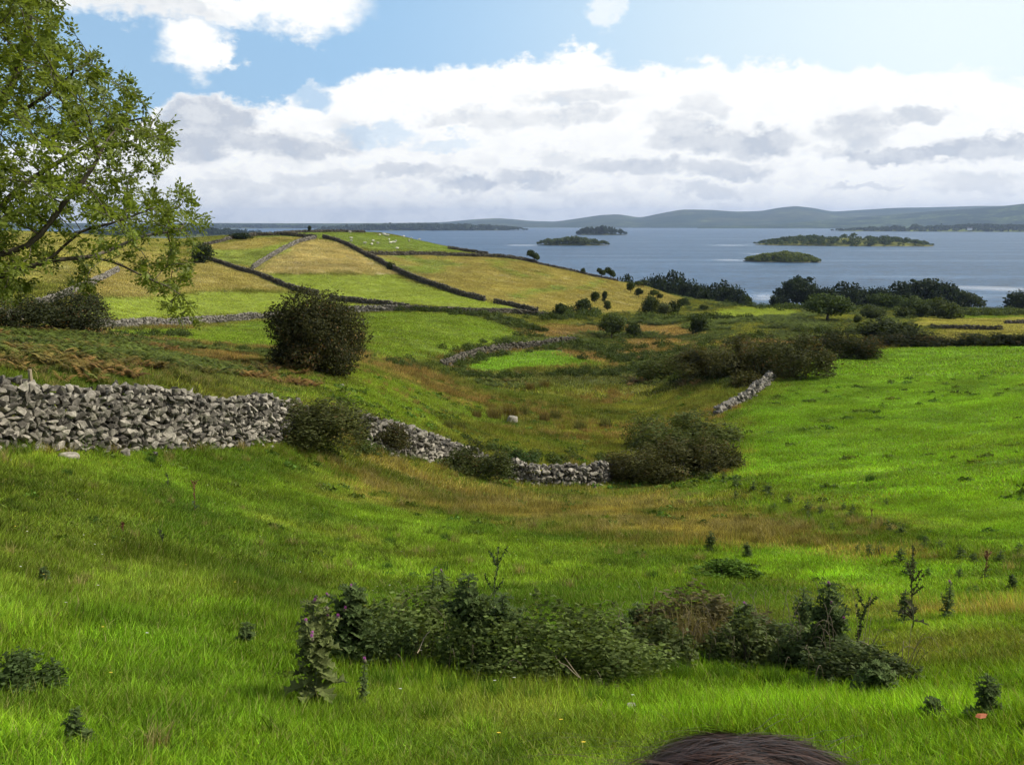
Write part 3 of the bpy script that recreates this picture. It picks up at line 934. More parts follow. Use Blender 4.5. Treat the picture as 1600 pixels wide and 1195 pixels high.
def island(name, label, px0, px1, base, land_h, tree_h, ntrees, seed, color, wood_label, depth_ratio=0.45, conif=0.0, meadow=None, faces=60, tree_r=None, land_col=(0.12, 0.14, 0.04), hump=0.0, bare=0.0, edge=1.0):
    g = np.random.default_rng(seed)
    a0, te = pix_ang(px0, base); a1, _ = pix_ang(px1, base)
    _, te = pix_ang((px0 + px1) / 2, base)
    r0 = CAM_Z / -float(te)
    half = r0 * (float(a1) - float(a0)) / 2
    dep = half * depth_ratio
    am = (float(a0) + float(a1)) / 2
    cx, cy = math.sin(am) * (r0 + dep), math.cos(am) * (r0 + dep)
    ex = np.array([math.cos(am), -math.sin(am)]); ey = np.array([math.sin(am), math.cos(am)])
    rad = np.linspace(0, 1.12, 20); th = np.linspace(0, 2 * math.pi, 90, endpoint=False)
    RR, TH = np.meshgrid(rad, th, indexing='ij')
    wob = 1 + 0.18 * (fbm(np.cos(TH) * 2 + seed, np.sin(TH) * 2, 1.3, 3, seed) - .5) * 2
    u = RR * wob * np.cos(TH); v = RR * wob * np.sin(TH)
    X = cx + ex[0] * u * half + ey[0] * v * dep; Y = cy + ex[1] * u * half + ey[1] * v * dep

    def zz(u, v, w):
        d = np.hypot(u, v) / w
        return land_h * np.clip(1 - d ** 2, -0.5, 1) * (1 + hump * np.exp(-((u - 0.15) / 0.35) ** 2)) + 0.25
    Z = zz(u, v, wob)
    Z = np.where(RR > 1.0, -1.5, Z)
    idx = np.arange(RR.size).reshape(RR.shape); nx = np.roll(idx, -1, 1)
    F = np.stack([idx[:-1], idx[1:], nx[1:], nx[:-1]], -1).reshape(-1, 4)
    m, t = new_mat(name + '_land')
    geo = t.n('ShaderNodeNewGeometry')
    zc = t.n('ShaderNodeSeparateXYZ', ins={0: geo.outputs['Position']}).outputs[2]
    nn = t.noise(geo.outputs['Position'], 0.05, 5, 0.6)
    c = t.mix(t.rng(nn, .4, .62), land_col, tuple(k * .55 for k in land_col))
    c = t.mix(t.rng(zc, 0.9, 0.5), c, (0.17, 0.155, 0.125))
    bs = t.n('ShaderNodeBsdfPrincipled', ins={'Base Color': c, 'Roughness': 1.0, 'Specular IOR Level': 0.0})
    t.n('ShaderNodeOutputMaterial', ins={0: bs})
    o = mesh_obj(name, np_mesh(name, np.stack([X.ravel(), Y.ravel(), Z.ravel()], 1), F, m, True))
    tag(o, label, 'island', kind='structure')
    # trees
    C, Rd, Hh, Cf = [], [], [], []
    tr = tree_r or tree_h * 0.55
    while len(C) < ntrees:
        th = g.uniform(0, 6.283); q = math.sqrt(g.random())
        uu, vv = q * math.cos(th), q * math.sin(th)
        if q > 0.985 * edge: continue
        if meadow and abs((uu - meadow[0]) / meadow[1]) ** 2 + abs((vv - meadow[2]) / meadow[3]) ** 2 < 1 and g.random() < 0.92: continue
        w = 1 + 0.18 * (float(fbm(np.array([math.cos(th) * 2 + seed]), np.array([math.sin(th) * 2]), 1.3, 3, seed)[0]) - .5) * 2
        uw, vw = uu * w, vv * w
        x = cx + ex[0] * uw * half + ey[0] * vw * dep; y = cy + ex[1] * uw * half + ey[1] * vw * dep
        taper = (1 - 0.55 * q ** 4)
        C.append((x, y, float(zz(uw, vw, w)))); k = g.uniform(0.65, 1.15) * taper
        Rd.append(tr * k); Hh.append(tree_h * k); Cf.append(g.random() < conif * (1 - abs(uu + .1)))
    me = wood_mesh('woodland', C, Rd, Hh, faces, M_LEAF, g, Cf)
    wo = mesh_obj('woodland', me)
    wo.color = (*color, 1)
    tag(wo, wood_label, 'woodland', kind='stuff')


DK = (0.066, 0.092, 0.028)
island('near_island', 'low green island nearest on the right part of the lake', 1163, 1287, 410.5, 3.6, 4.2, 420, 5, (0.115, 0.140, 0.028), 'low bright green scrub covering the nearest island', .5, faces=46, tree_r=3.0, hump=0.4)
island('meadow_island', 'long island with a yellow meadow and a fringe of trees', 1166, 1469, 385, 9, 8.0, 380, 8, DK, 'dark trees fringing the long meadow island', .42, meadow=(0.12, .40, -.05, .55), faces=60, tree_r=5.0, land_col=(0.155, 0.165, 0.048), hump=0.35)
island('low_island', 'low wooded island in the middle of the lake', 838, 950, 384, 3.2, 9.0, 170, 14, (0.07, 0.09, 0.026), 'dense low trees covering the middle island', .35, faces=60, tree_r=5.0, hump=.6)
island('conifer_island', 'small dark island with tall conifers behind the middle island', 897, 979, 367.5, 5, 19, 190, 21, (0.040, 0.058, 0.024), 'dark spiky conifers covering the small far island', .35, conif=1.0, faces=60, tree_r=8, hump=.3)
island('wooded_point', 'long wooded point behind the hill with sheep', 480, 826, 360.6, 10, 24, 520, 27, (0.045, 0.062, 0.026), 'dark wood along the point beyond the hilltop', .22, conif=.3, faces=36, tree_r=24)
island('farmed_shore', 'low shore of fields and woods below the right hills', 1292, 1760, 362.5, 16, 17, 620, 33, (0.045, 0.062, 0.026), 'patchy woods on the far right shore', .30, meadow=(-.45, .40, .1, .55), conif=.2, faces=36, tree_r=17, land_col=(0.20, 0.24, 0.06))
island('far_spit', 'thin wooded spit under the blue hills', 1042, 1290, 355.3, 6, 26, 200, 39, (0.045, 0.06, 0.03), 'thin far wood below the blue hills', .14, faces=30, tree_r=40)
island('islet', 'tiny dark islet far out near the right hills', 1246, 1258, 355.4, 3, 6, 26, 41, (0.05, 0.06, 0.03), 'scrub on the tiny far islet', .4, faces=24, tree_r=6)
island('small_skerry', 'tiny flat islet left of the thin spit', 1137, 1153, 353.9, 3, 12, 26, 44, (0.05, 0.06, 0.03), 'scrub on the flat far islet', .4, faces=24, tree_r=14)
island('pale_bank', 'faint bank of trees far out beyond the wooded point', 822, 848, 354.3, 4, 14, 30, 47, (0.05, 0.06, 0.03), 'faint trees on the far bank', .3, faces=24, tree_r=14)
island('hidden_shore', 'wooded shore behind the brow of the left hill', 60, 430, 371, 8, 17, 900, 51, (0.034, 0.05, 0.022), 'dark plantation beyond the brow of the left hill', .42, conif=.75, faces=40, tree_r=7)
island('left_shore', 'wooded shore beyond the plantation at far left', -60, 580, 357.5, 8, 21, 620, 55, (0.045, 0.062, 0.028), 'far wood beyond the plantation', .16, conif=.3, faces=30, tree_r=26)


# ------------------------------------------------------------------ dry stone walls
def stone_protos(n, g):
    import bmesh
    out = []
    for i in range(n):
        bm = bmesh.new()
        k = int(g.integers(11, 18))
        pts = g.uniform(-1, 1, (k, 3)); pts /= np.max(np.abs(pts), axis=1)[:, None] ** 0.85
        pts *= g.uniform(.72, 1.0, (k, 1))
        for p in pts: bm.verts.new(p)
        bmesh.ops.convex_hull(bm, input=bm.verts)
        loose = [v for v in bm.verts if not v.link_faces]
        bmesh.ops.delete(bm, geom=loose, context='VERTS')
        bmesh.ops.triangulate(bm, faces=bm.faces)
        bm.verts.ensure_lookup_table(); bm.verts.index_update()
        V = np.array([v.co[:] for v in bm.verts]) * .5
        V /= (V.max(0) - V.min(0))
        out.append((V, np.array([[v.index for v in f.verts] for f in bm.faces])))
        bm.free()
    return out


STONES = stone_protos(28, np.random.default_rng(77))


def stone_mat(name, dark, light, lichen, moss=0.3):
    m, t = new_mat(name)
    at = t.n('ShaderNodeAttribute', attribute_name='stone')
    geo = t.n('ShaderNodeNewGeometry')
    P = geo.outputs['Position']
    n1 = t.noise(P, 9, 6, 0.65)
    n2 = t.noise(P, 2.6, 4, 0.6)
    c = t.mix(at.outputs['Fac'], dark, light)
    c = t.vmath('SCALE', c, scale=t.rng(n1, 0.3, 0.7, 0.6, 1.25))
    c = t.mix(t.rng(n1, 0.58, 0.66, 0, 0.7), c, lichen)
    c = t.mix(t.rng(n2, 0.56, 0.66, 0, moss), c, (0.075, 0.075, 0.04))
    bmp = t.n('ShaderNodeBump', ins={'Strength': 0.8, 'Distance': 0.03, 'Height': n1})
    bs = t.n('ShaderNodeBsdfPrincipled', ins={'Base Color': c, 'Roughness': 0.92, 'Specular IOR Level': 0.2, 'Normal': bmp.outputs[0]})
    t.n('ShaderNodeOutputMaterial', ins={0: bs})
    return m


M_STONE = stone_mat('limestone', (0.045, 0.040, 0.033), (0.345, 0.312, 0.255), (0.46, 0.43, 0.365), .6)  # wide dark to light range paints sunlit stone and shaded gaps into the colour
M_STONE_FAR = stone_mat('mossy_limestone_shaded', (0.055, 0.048, 0.036), (0.15, 0.132, 0.10), (0.22, 0.20, 0.165), .6)  # darker copy of the limestone, shade of unlit wall faces painted in, plus moss
M_STONE_PALE = stone_mat('limestone_sunlit', (0.11, 0.10, 0.085), (0.27, 0.245, 0.205), (0.36, 0.34, 0.30), .5)  # lighter copy of the limestone, sunlight on the wall faces painted in


def assemble(items):
    """items: list of (proto index, position, scale3, rotation matrix 3x3, tone)"""
    Vs, Fs, Ts, off = [], [], [], 0
    for pi, pos, sc, rot, tone in items:
        V, F = STONES[pi]
        W = (V * sc) @ rot.T + pos
        Vs.append(W); Fs.append(F + off); Ts.append(np.full(len(W), tone)); off += len(W)
    return np.vstack(Vs), np.vstack(Fs), np.concatenate(Ts)


def rotm(g, yaw, tilt):
    e = Matrix.Rotation(yaw + g.normal(0, .25), 3, 'Z') @ Matrix.Rotation(g.normal(0, tilt), 3, 'X') @ Matrix.Rotation(g.normal(0, tilt), 3, 'Y')
    return np.array(e)


def wall(label, pts, height, stone, seed, mat=None, thick=0.55, group=None, world=None, ragged=0.18, tumble=0.0, name='dry_stone_wall'):
    """rubble wall along photograph points of its foot; height one number or a list"""
    g = np.random.default_rng(seed)
    if group: height = np.atleast_1d(height) * .66; stone = stone * .82; thick = .42
    if world is None:
        X, Y, Z = hit([p[0] for p in pts], [p[1] for p in pts])
    else:
        X, Y = np.array([p[0] for p in world]), np.array([p[1] for p in world])
    d = np.concatenate([[0], np.cumsum(np.hypot(np.diff(X), np.diff(Y)))])
    Lw = d[-1]
    hs = np.interp(np.linspace(0, 1, 50), np.linspace(0, 1, len(np.atleast_1d(height))), np.atleast_1d(height))

    def at(s):
        return np.interp(s, d, X), np.interp(s, d, Y)
    items = []
    course = stone * 0.66
    smax = Lw
    for side in (-1, 1):
        z = 0.0; row = 0
        hmax = hs.max() * (1 + ragged)
        while z < hmax:
            s = g.uniform(-stone, 0)
            t = z / hs.max()
            lean = (thick / 2) * (1 - 0.22 * t)
            while s < Lw:
                ln = stone * g.choice([.5, .7, .9, 1.15, 1.5, 1.9], p=[.2, .22, .22, .18, .12, .06])
                sm = min(max(s + ln / 2, 0), Lw)
                hh = np.interp(sm / max(Lw, 1e-6), np.linspace(0, 1, 50), hs) * (1 + ragged * 2 * (fbm(np.array([sm]), np.array([seed * 3.1]), 0.5 / stone * .4, 2, seed)[0] - .5))
                if z <= hh:
                    x, y = at(sm); x2, y2 = at(min(sm + .3, Lw)); x1, y1 = at(max(sm - .3, 0))
                    yaw = math.atan2(y2 - y1, x2 - x1)
                    nxv = -math.sin(yaw); nyv = math.cos(yaw)
                    off = side * (lean - stone * .2) + g.normal(0, stone * .16)
                    px_, py_ = x + nxv * off, y + nyv * off
                    zz = float(H(px_, py_)) + z + course * .35 + g.normal(0, course * .16)
                    sc = np.array([ln * .93, stone * g.uniform(.8, 1.25), course * g.uniform(.6, 1.45)])
                    items.append((int(g.integers(len(STONES))), np.array([px_, py_, zz]), sc, rotm(g, yaw, .38), float(g.uniform(.0, .42) if g.random() < .58 else g.uniform(.5, 1))))  # tone split in two groups, imitating sunlit stones and dark gaps
                s += ln * .92
            z += course * .82; row += 1
    # capping and fallen stones
    s = 0
    while s < Lw:
        x, y = at(s); hh = np.interp(s / max(Lw, 1e-6), np.linspace(0, 1, 50), hs)
        if g.random() < .75:
            z0 = float(H(x, y)) + hh * (1 + ragged * 2 * (fbm(np.array([s]), np.array([seed * 3.1]), 0.5 / stone * .4, 2, seed)[0] - .5)) + course * .5
            items.append((int(g.integers(len(STONES))), np.array([x + g.normal(0, .05), y + g.normal(0, .05), z0]), stone * g.uniform(.6, 1.15, 3) * np.array([1, 1, .8]), rotm(g, g.uniform(0, 3), .5), float(np.clip(g.normal(.55, .25), 0, 1))))
        s += stone * g.uniform(.5, .9)
    for i in range(int(tumble * Lw)):
        s = g.uniform(0, Lw); x, y = at(s); x2, y2 = at(min(s + .3, Lw)); x1, y1 = at(max(s - .3, 0))
        yaw = math.atan2(y2 - y1, x2 - x1)
        off = -(thick / 2 + abs(g.normal(0.15, .2)))
        px_, py_ = x - math.sin(yaw) * off * -1 * -1, y + math.cos(yaw) * off
        sz = stone * g.uniform(.5, 1.1)
        items.append((int(g.integers(len(STONES))), np.array([px_, py_, float(H(px_, py_)) + sz * .25]), sz * g.uniform(.7, 1.2, 3) * np.array([1, 1, .75]), rotm(g, g.uniform(0, 3), .5), float(np.clip(g.normal(.6, .2), 0, 1))))
    V, F, T = assemble(items)
    o = np.array([X[0], Y[0], float(H(X[0], Y[0]))])
    ob = mesh_obj(name, np_mesh(name, V - o, F, mat or M_STONE, False, {'stone': T}), None, tuple(o))
    tag(ob, label, 'stone wall', group)
    return ob


wall('high grey rubble wall running in from the left edge of the pasture', [(-160, 694), (-60, 695), (0, 697), (100, 700), (200, 698), (300, 694), (380, 690), (452, 686), (478, 686)], [1.18, 1.22, 1.28, 1.28, 1.24, 1.1], 0.21, 101, thick=.6, tumble=1.2)
wall('sloping grey rubble wall between the two bramble heaps', [(570, 694), (610, 706), (650, 714), (700, 718), (745, 724)], [1.0, 1.05, .95, .7, .55], 0.24, 102, thick=.8, tumble=4)
wall('low curving rubble wall at the foot of the pasture', [(762, 738), (790, 748), (830, 756), (880, 758), (930, 756), (965, 748)], [.72, .85, .85, .85, .85, .7], 0.235, 103, thick=.7, tumble=2)
wall('pale stone wall climbing along the left side of the bright field', [(1118, 650), (1135, 641), (1158, 629), (1180, 614), (1200, 598), (1212, 588)], [.42, .45, .5, .55, .5, .45], 0.34, 104, M_STONE_PALE, thick=.45, tumble=.5, ragged=.3)
FG = 'field walls on the hill'
MS = M_STONE_FAR
wall('long pale wall across the foot of the hill behind the round bush', [(-80, 500), (30, 503), (90, 510), (150, 514), (250, 511), (330, 505), (400, 499), (440, 496), (500, 491), (560, 488), (620, 486)], 1.15, .42, 105, M_STONE_PALE, group=FG, tumble=.3)
wall('overgrown wall along the top of the middle green field', [(620, 486), (680, 487), (740, 489), (800, 490), (860, 497)], 0.95, .45, 106, MS, group=FG)
wall('dark wall slanting down to the gateway from the left', [(300, 402), (330, 408), (360, 418), (400, 430), (440, 447), (470, 457), (497, 463)], [1.0, 1.0, 1.1, 1.15, 1.2, 1.3], .45, 107, MS, group=FG)
wall('dark wall leading right from the gateway', [(516, 469), (560, 474), (600, 477), (640, 481)], [1.3, 1.2, 1.0, .6], .45, 108, MS, group=FG)
wall('pale wall up the left side of the straw coloured field', [(395, 421), (415, 408), (440, 393), (465, 380), (492, 374)], 1.15, .5, 109, M_STONE_PALE, group=FG)
wall('long dark wall down the right side of the straw coloured field', [(505, 373), (530, 379), (560, 394), (590, 409), (620, 425), (660, 442), (720, 462), (757, 471)], [1.3, 1.3, 1.3, 1.45, 1.45, 1.4, 1.3, 1.2], .5, 110, MS, group=FG)
wall('short dark wall ending the long wall beside the golden field', [(772, 474), (800, 479), (820, 484), (840, 489)], 1.1, .45, 111, MS, group=FG)
wall('wall along the brow above the small striped field', [(318, 384), (340, 380), (365, 374), (400, 369), (440, 368), (475, 371), (494, 373)], [.9, .9, 1.0, 1.2, 1.4, 1.3, 1.2], .5, 112, MS, group=FG)
wall('wall between the sheep field and the golden field', [(572, 399), (640, 399), (700, 400), (760, 402), (800, 405), (838, 411)], 1.25, .5, 113, MS, group=FG)
wall('wall falling along the lake side of the golden field', [(838, 411), (870, 418), (900, 425), (940, 434), (965, 438)], .8, .5, 114, MS, group=FG)
wall('dark wall on the skyline at the end of the sheep field', [(700, 389), (720, 392), (745, 396), (762, 399)], 1.0, .5, 115, MS, group=FG)
wall('thin wall along the skyline behind the sheep', [(440, 366), (470, 364), (500, 363), (540, 363), (570, 364)], .8, .5, 116, MS, group=FG)
wall('curved mossy wall behind the small bright paddock', [(690, 574), (725, 562), (760, 553), (800, 547), (850, 542), (897, 536)], [.8, .9, 1.0, 1.0, 1.0, .9], .42, 117, M_STONE_FAR, group=FG, tumble=.4)
wall('wall half hidden under the big left tree', [(60, 478), (110, 460), (147, 443), (185, 424)], .9, .5, 118, M_STONE_PALE, group=FG)
wall('stony bank beyond the bright field', [(1352, 540), (1380, 541), (1420, 541), (1475, 540)], [.7, 1.2, 1.3, .7], .5, 119, M_STONE_FAR, group=FG)
wall('dark field wall among the yellow grass at right', [(1455, 514), (1500, 515), (1565, 516)], .8, .45, 120, MS, group=FG)
wall('short dark wall at the right edge beyond the yellow grass', [(1570, 507), (1600, 506), (1660, 506)], .8, .45, 121, MS, group=FG)


# ------------------------------------------------------------------ trees and bushes of the middle distance
G1, G2, G3 = (0.042, 0.058, 0.018), (0.060, 0.078, 0.022), (0.085, 0.100, 0.028)
SHR = (0.024, 0.036, 0.014)
hill_trees = [
    # px, base, top, width, kind, colour, label
    (833, 410, 391, 19, 'wind', G1, 'lone wind bent thorn tree on the lake side wall'),
    (911, 429, 419, 8, 'bush', G1, 'tiny round bush on the wall down to the lake'),
    (939, 436, 419, 13, 'wind', G1, 'left one of two wind bent thorns on the brow above the lake'),
    (953, 437, 418, 16, 'wind', G1, 'right one of two wind bent thorns on the brow above the lake'),
    (986, 458, 440, 15, 'dome', G2, 'small tree at the upper end of the golden field'),
    (997, 449, 439, 14, 'dome', G2, 'low tree behind the upper end of the golden field'),
    (998, 466, 450, 13, 'dome', G1, 'small tree casting a shadow below the upper golden field tree'),
    (1006, 449, 437, 15, 'dome', G1, 'dark tree touching the left end of the shore wood'),
    (1021, 466, 453, 15, 'dome', G2, 'small tree near the right corner of the golden field'),
    (1031, 466, 458, 10, 'bush', G1, 'tiny bush at the right corner of the golden field'),
    (1015, 489, 462, 32, 'bush', G2, 'round bush at the lower right corner of the golden field'),
    (1038, 492, 474, 22, 'bush', (0.10, 0.115, 0.045), 'pale grey green bush right of the round golden field bush'),
    (1053, 489, 470, 21, 'bush', G1, 'dark bush right of the pale grey green bush'),
    (930, 476, 456, 15, 'dome', G1, 'small round headed tree standing in the golden field'),
    (944, 475, 455, 9, 'tall', G1, 'slim tree right beside the round headed tree in the golden field'),
    (949, 486, 470, 12, 'tall', G2, 'small thin tree below the slim tree in the golden field'),
    (912, 488, 467, 25, 'bush', G1, 'dark bush on the lower edge of the golden field'),
    (875, 498, 474, 21, 'dome', G1, 'tree on the wall below the golden field'),
    (956, 530, 492, 40, 'dome', G2, 'spreading thorn tree in the middle of the bracken valley'),
    (990, 527, 505, 24, 'bush', G1, 'bush just right of the spreading thorn tree'),
    (1092, 520, 494, 28, 'bush', G1, 'dark bush below the small lime green field'),
    (1099, 485, 476, 14, 'bush', G1, 'low bush left of the small lime green field'),
    (1068, 478, 466, 18, 'bush', G1, 'low bush at the foot of the shore wood'),
    (318, 411, 381, 30, 'bush', G1, 'round bush on the wall beside the hanging branch'),
    (611, 422, 409, 13, 'bush', G1, 'tiny bush by the long dark wall'),
    (383, 372, 364, 30, 'bush', SHR, 'dark scrub on the brow of the left hill'),
    (489, 366, 353, 6, 'tall', G1, 'tiny tree on the very top of the hill'),
    (1293, 502, 460, 62, 'dome', (0.055, 0.080, 0.024), 'broad round tree right of the small lime green field'),
    (1380, 488, 459, 40, 'dome', (0.055, 0.080, 0.024), 'round tree in front of the dark shore wood'),
    (1363, 499, 477, 36, 'bush', G2, 'bush below the round tree in front of the shore wood'),
    (1431, 488, 463, 40, 'bush', (0.07, 0.095, 0.028), 'yellowish bush beneath the tallest shore trees'),
    (1462, 495, 466, 38, 'bush', G2, 'rounded bush right of the yellowish one'),
    (1437, 497, 474, 28, 'bush', G1, 'small dark bush in front of the yellowish one'),
    (1413, 498, 480, 24, 'bush', G2, 'low bush left of the small dark bush'),
    (1483, 499, 474, 28, 'bush', G2, 'bush at the right end of the row below the shore wood'),
    (1340, 506, 493, 12, 'bush', G2, 'tiny bush below the broad round tree'),
    (1385, 531, 498, 72, 'bush', (0.040, 0.052, 0.018), 'wide dark bush behind the stony bank'),
    (1296, 527, 514, 12, 'bush', G2, 'tiny bush above the bramble mound'),
]
for i, (px, b, tp, w, kd, c, lab) in enumerate(hill_trees):
    big = w > 30
    plant_px('thorn_tree' if kd != 'bush' else 'round_bush', lab, 'tree' if kd != 'bush' else 'bush', px, b, tp, w, kd, i % 3, c,
             n=3800 if big else 1300, leaf=0.026 if big else 0.046, r=None if b > 412 or px > 600 else {318: None, 383: 246, 489: 268}.get(px))

shore = [(1009, 437, 20), (1026, 431, 26), (1046, 426, 34), (1064, 433, 26), (1080, 440, 26), (1095, 446, 26), (1113, 445, 30), (1130, 443, 34), (1147, 448, 28), (1160, 461, 18),
         (1218, 454, 26), (1243, 434, 44), (1268, 447, 26), (1287, 450, 26), (1310, 443, 36), (1334, 447, 32), (1353, 452, 26), (1370, 450, 22), (1397, 443, 36), (1416, 452, 24), (1436, 438, 46),
         (1470, 443, 34), (1487, 460, 26), (1500, 462, 20), (1599, 456, 34), (1640, 450, 40), (1690, 448, 44)]
where = ['leftmost low tree of the left shore wood', 'second tree of the left shore wood', 'tallest tree of the left shore wood', 'tree just right of the tallest in the left shore wood', 'middle tree of the left shore wood',
         'tree at the dip of the left shore wood', 'tree left of the broad end tree in the left shore wood', 'broad tree near the end of the left shore wood', 'sloping tree by the end of the left shore wood', 'low last tree of the left shore wood',
         'low tree left of the tall one in the right shore wood', 'tall dark tree at the left of the right shore wood', 'low tree right of the tall left one in the right shore wood', 'flat topped tree in the left half of the right shore wood',
         'round dark tree in the left half of the right shore wood', 'rounded tree left of the middle of the right shore wood', 'low tree at the middle of the right shore wood', 'narrow tree at the middle of the right shore wood', 'round tree right of the middle of the right shore wood',
         'low gap tree before the tallest in the right shore wood', 'tallest tree of the right shore wood', 'dark tree just right of the tallest in the right shore wood', 'low tree near the right end of the right shore wood',
         'lowest tree at the right end of the right shore wood', 'dark tree by the lake at the right edge of the view', 'dark lakeside tree just past the right edge', 'last dark lakeside tree past the right edge']
for i, (px, tp, w) in enumerate(shore):
    plant_px('shore_tree', 'dark ' + where[i] if not where[i].startswith(('tall dark', 'dark')) else where[i], 'tree', px, 470, tp - 1, w * 1.22, 'dome' if i in (11, 20) else 'bush', i % 4, SHR, r=338 + (i * 7) % 13, n=2200, leaf=0.036, group='dark trees along the lake shore')
plant_px('shore_tree', 'small open tree standing alone right of the left shore wood', 'tree', 1169, 472, 463, 13, 'dome', 1, G1, r=338, n=500, leaf=.04)
plant_px('shore_tree', 'lone open crowned tree by the lake right of the right shore wood', 'tree', 1515, 472, 455, 32, 'wind', 1, (0.04, 0.055, 0.022), r=345, n=900, leaf=.036)
plant_px('shore_tree', 'low dark tree on the brow left of the shore wood', 'tree', 975, 443, 429, 26, 'bush', 2, SHR, r=305, n=900, leaf=.04)

# big round hawthorn in the middle distance
plant_px('hawthorn_bush', 'big dark round hawthorn bush standing on the slope behind the stone wall', 'bush', 500, 580, 455, 134, 'bush', 7, (0.050, 0.052, 0.019), n=30000, leaf=0.0105, mat=M_LEAF_WARM)
plant_px('hawthorn_bush', 'loose grey green bush below the hanging branches at left', 'bush', 122, 524, 452, 96, 'bush', 5, (0.050, 0.058, 0.026), n=9000, leaf=0.014, mat=M_LEAF_WARM)
plant_px('hawthorn_bush', 'scrubby bush at the left edge under the tree', 'bush', 15, 520, 460, 90, 'bush', 4, (0.050, 0.058, 0.024), n=6000, leaf=0.016, mat=M_LEAF_WARM)


# ------------------------------------------------------------------ ground cover (grass, bracken, scrub): uncountable, one object each
def blade_clump(name, g, nb, rad, h0, h1, w, seg=3, curl=0.55, wind=0.25):
    Vs, Fs, Ls, off = [], [], [], 0
    for i in range(nb):
        a = g.uniform(0, 6.283); d = rad * math.sqrt(g.random())
        b = np.array([math.cos(a) * d, math.sin(a) * d, -0.02])
        hgt = g.uniform(h0, h1) * (0.7 + 0.3 * g.random())
        la = g.uniform(0, 6.283); ln = hgt * g.uniform(0.15, 1.0) * curl
        lean = np.array([math.cos(la) * ln + wind * hgt, math.sin(la) * ln, 0])
        side = g.uniform(0, 6.283)
        sv = np.array([math.cos(side), math.sin(side), 0]) * w * g.uniform(.6, 1.2)
        t = np.linspace(0, 1, seg + 1)
        C = b + np.outer(t ** 1.9, lean) + np.outer(t * (1 - 0.28 * t * (ln / hgt)), [0, 0, hgt])
        wd = (1 - t ** 1.6)[:, None]
        L = C - sv * wd * .5; Rr = C + sv * wd * .5
        V = np.empty((2 * seg + 1, 3)); V[0:2 * seg:2] = L[:-1]; V[1:2 * seg:2] = Rr[:-1]; V[-1] = C[-1]
        q = [[2 * k, 2 * k + 1, 2 * k + 3, 2 * k + 2] for k in range(seg - 1)]
        Vs.append(V); Fs.append((np.array(q).reshape(-1, 4) + off, np.array([[2 * seg - 2, 2 * seg - 1, 2 * seg]]) + off)); off += len(V)
        Ls.append(np.full(len(V), g.random()))
    return np_mesh(name, np.vstack(Vs), [np.vstack([f[0] for f in Fs]), np.vstack([f[1] for f in Fs])], None, True, {'leaf': np.concatenate(Ls)})


def frond_clump(name, g, nf, L, up=0.55):
    """bracken: arching fronds of paired leaflets"""
    P, Nn, U, S, T = [], [], [], [], []
    Vs, Fs, Ls, off = [], [], [], 0
    for i in range(nf):
        a = g.uniform(0, 6.283); ln = L * g.uniform(.6, 1.1)
        dr = np.array([math.cos(a), math.sin(a), 0]); sd = np.array([-math.sin(a), math.cos(a), 0])
        t = np.linspace(0.2, 1, 9)
        spine = np.outer(t * ln * g.uniform(.55, .85), dr) + np.outer(ln * up * (t * 1.7 - 0.95 * t ** 2.2) * g.uniform(.8, 1.15), [0, 0, 1]) + np.array([g.normal(0, L * .12), g.normal(0, L * .12), 0])
        tone = g.random()
        for k in range(len(t)):
            wl = ln * 0.34 * (1 - t[k]) ** 0.75 + 0.02 * ln
            for s in (-1, 1):
                c = spine[k]; tip = c + sd * s * wl + dr * wl * .35 - np.array([0, 0, wl * g.uniform(.1, .45)])
                m = (c + tip) / 2; hw = ln * .055
                V = np.array([c, m + dr * hw, tip, m - dr * hw])
                Vs.append(V); Fs.append(np.arange(4) + off); off += 4
                Ls.append(np.full(4, np.clip(tone + g.normal(0, .12), 0, 1)))
    return np_mesh(name, np.vstack(Vs), np.array(Fs), None, False, {'leaf': np.concatenate(Ls)})


def leafy_clump(name, g, n, rad, hgt, leaf):
    d = g.normal(0, 1, (n, 3)); d /= np.linalg.norm(d, axis=1)[:, None]; d[:, 2] = np.abs(d[:, 2])
    P = d * np.array([rad, rad, hgt]) * g.uniform(.45, 1.05, (n, 1))
    V, F = leaf_quads(P, d, leaf * g.uniform(.6, 1.3, n), .6, .7, g)
    return np_mesh(name, V, F, None, False, {'leaf': np.repeat(g.random(n), 4)})


def cover_mat(name, trans, low, high, spec=0.08, dry=None, tint=(1.25, 1.2, 0.5)):
    m, t = new_mat(name)
    ic = t.n('ShaderNodeAttribute', attribute_type='INSTANCER', attribute_name='col').outputs['Color']
    v = t.n('ShaderNodeAttribute', attribute_name='leaf').outputs['Fac']
    c = t.vmath('SCALE', ic, scale=t.rng(v, 0, 1, low, high, smooth=False))
    if dry:
        c = t.mix(t.rng(v, 0.90, 0.94, 0, 0.8), c, dry)
    d = t.n('ShaderNodeBsdfPrincipled', ins={'Base Color': c, 'Roughness': 0.6, 'Specular IOR Level': spec})
    tr = t.n('ShaderNodeBsdfTranslucent', ins={0: t.vmath('MULTIPLY', c, tint)})
    t.n('ShaderNodeOutputMaterial', ins={0: t.n('ShaderNodeMixShader', ins={0: trans, 1: d, 2: tr})})
    return m


M_GRASS = cover_mat('grass_blades', 0.36, 0.42, 1.58, dry=(0.26, 0.22, 0.09))
M_FERN = cover_mat('bracken_fronds', 0.35, 0.5, 1.5)


def normals(x, y, e):
    zx = (H(x + e, y) - H(x - e, y)) / (2 * e); zy = (H(x, y + e) - H(x, y - e)) / (2 * e)
    n = np.stack([-zx, -zy, np.ones(len(x))], 1)
    return n / np.linalg.norm(n, axis=1)[:, None]


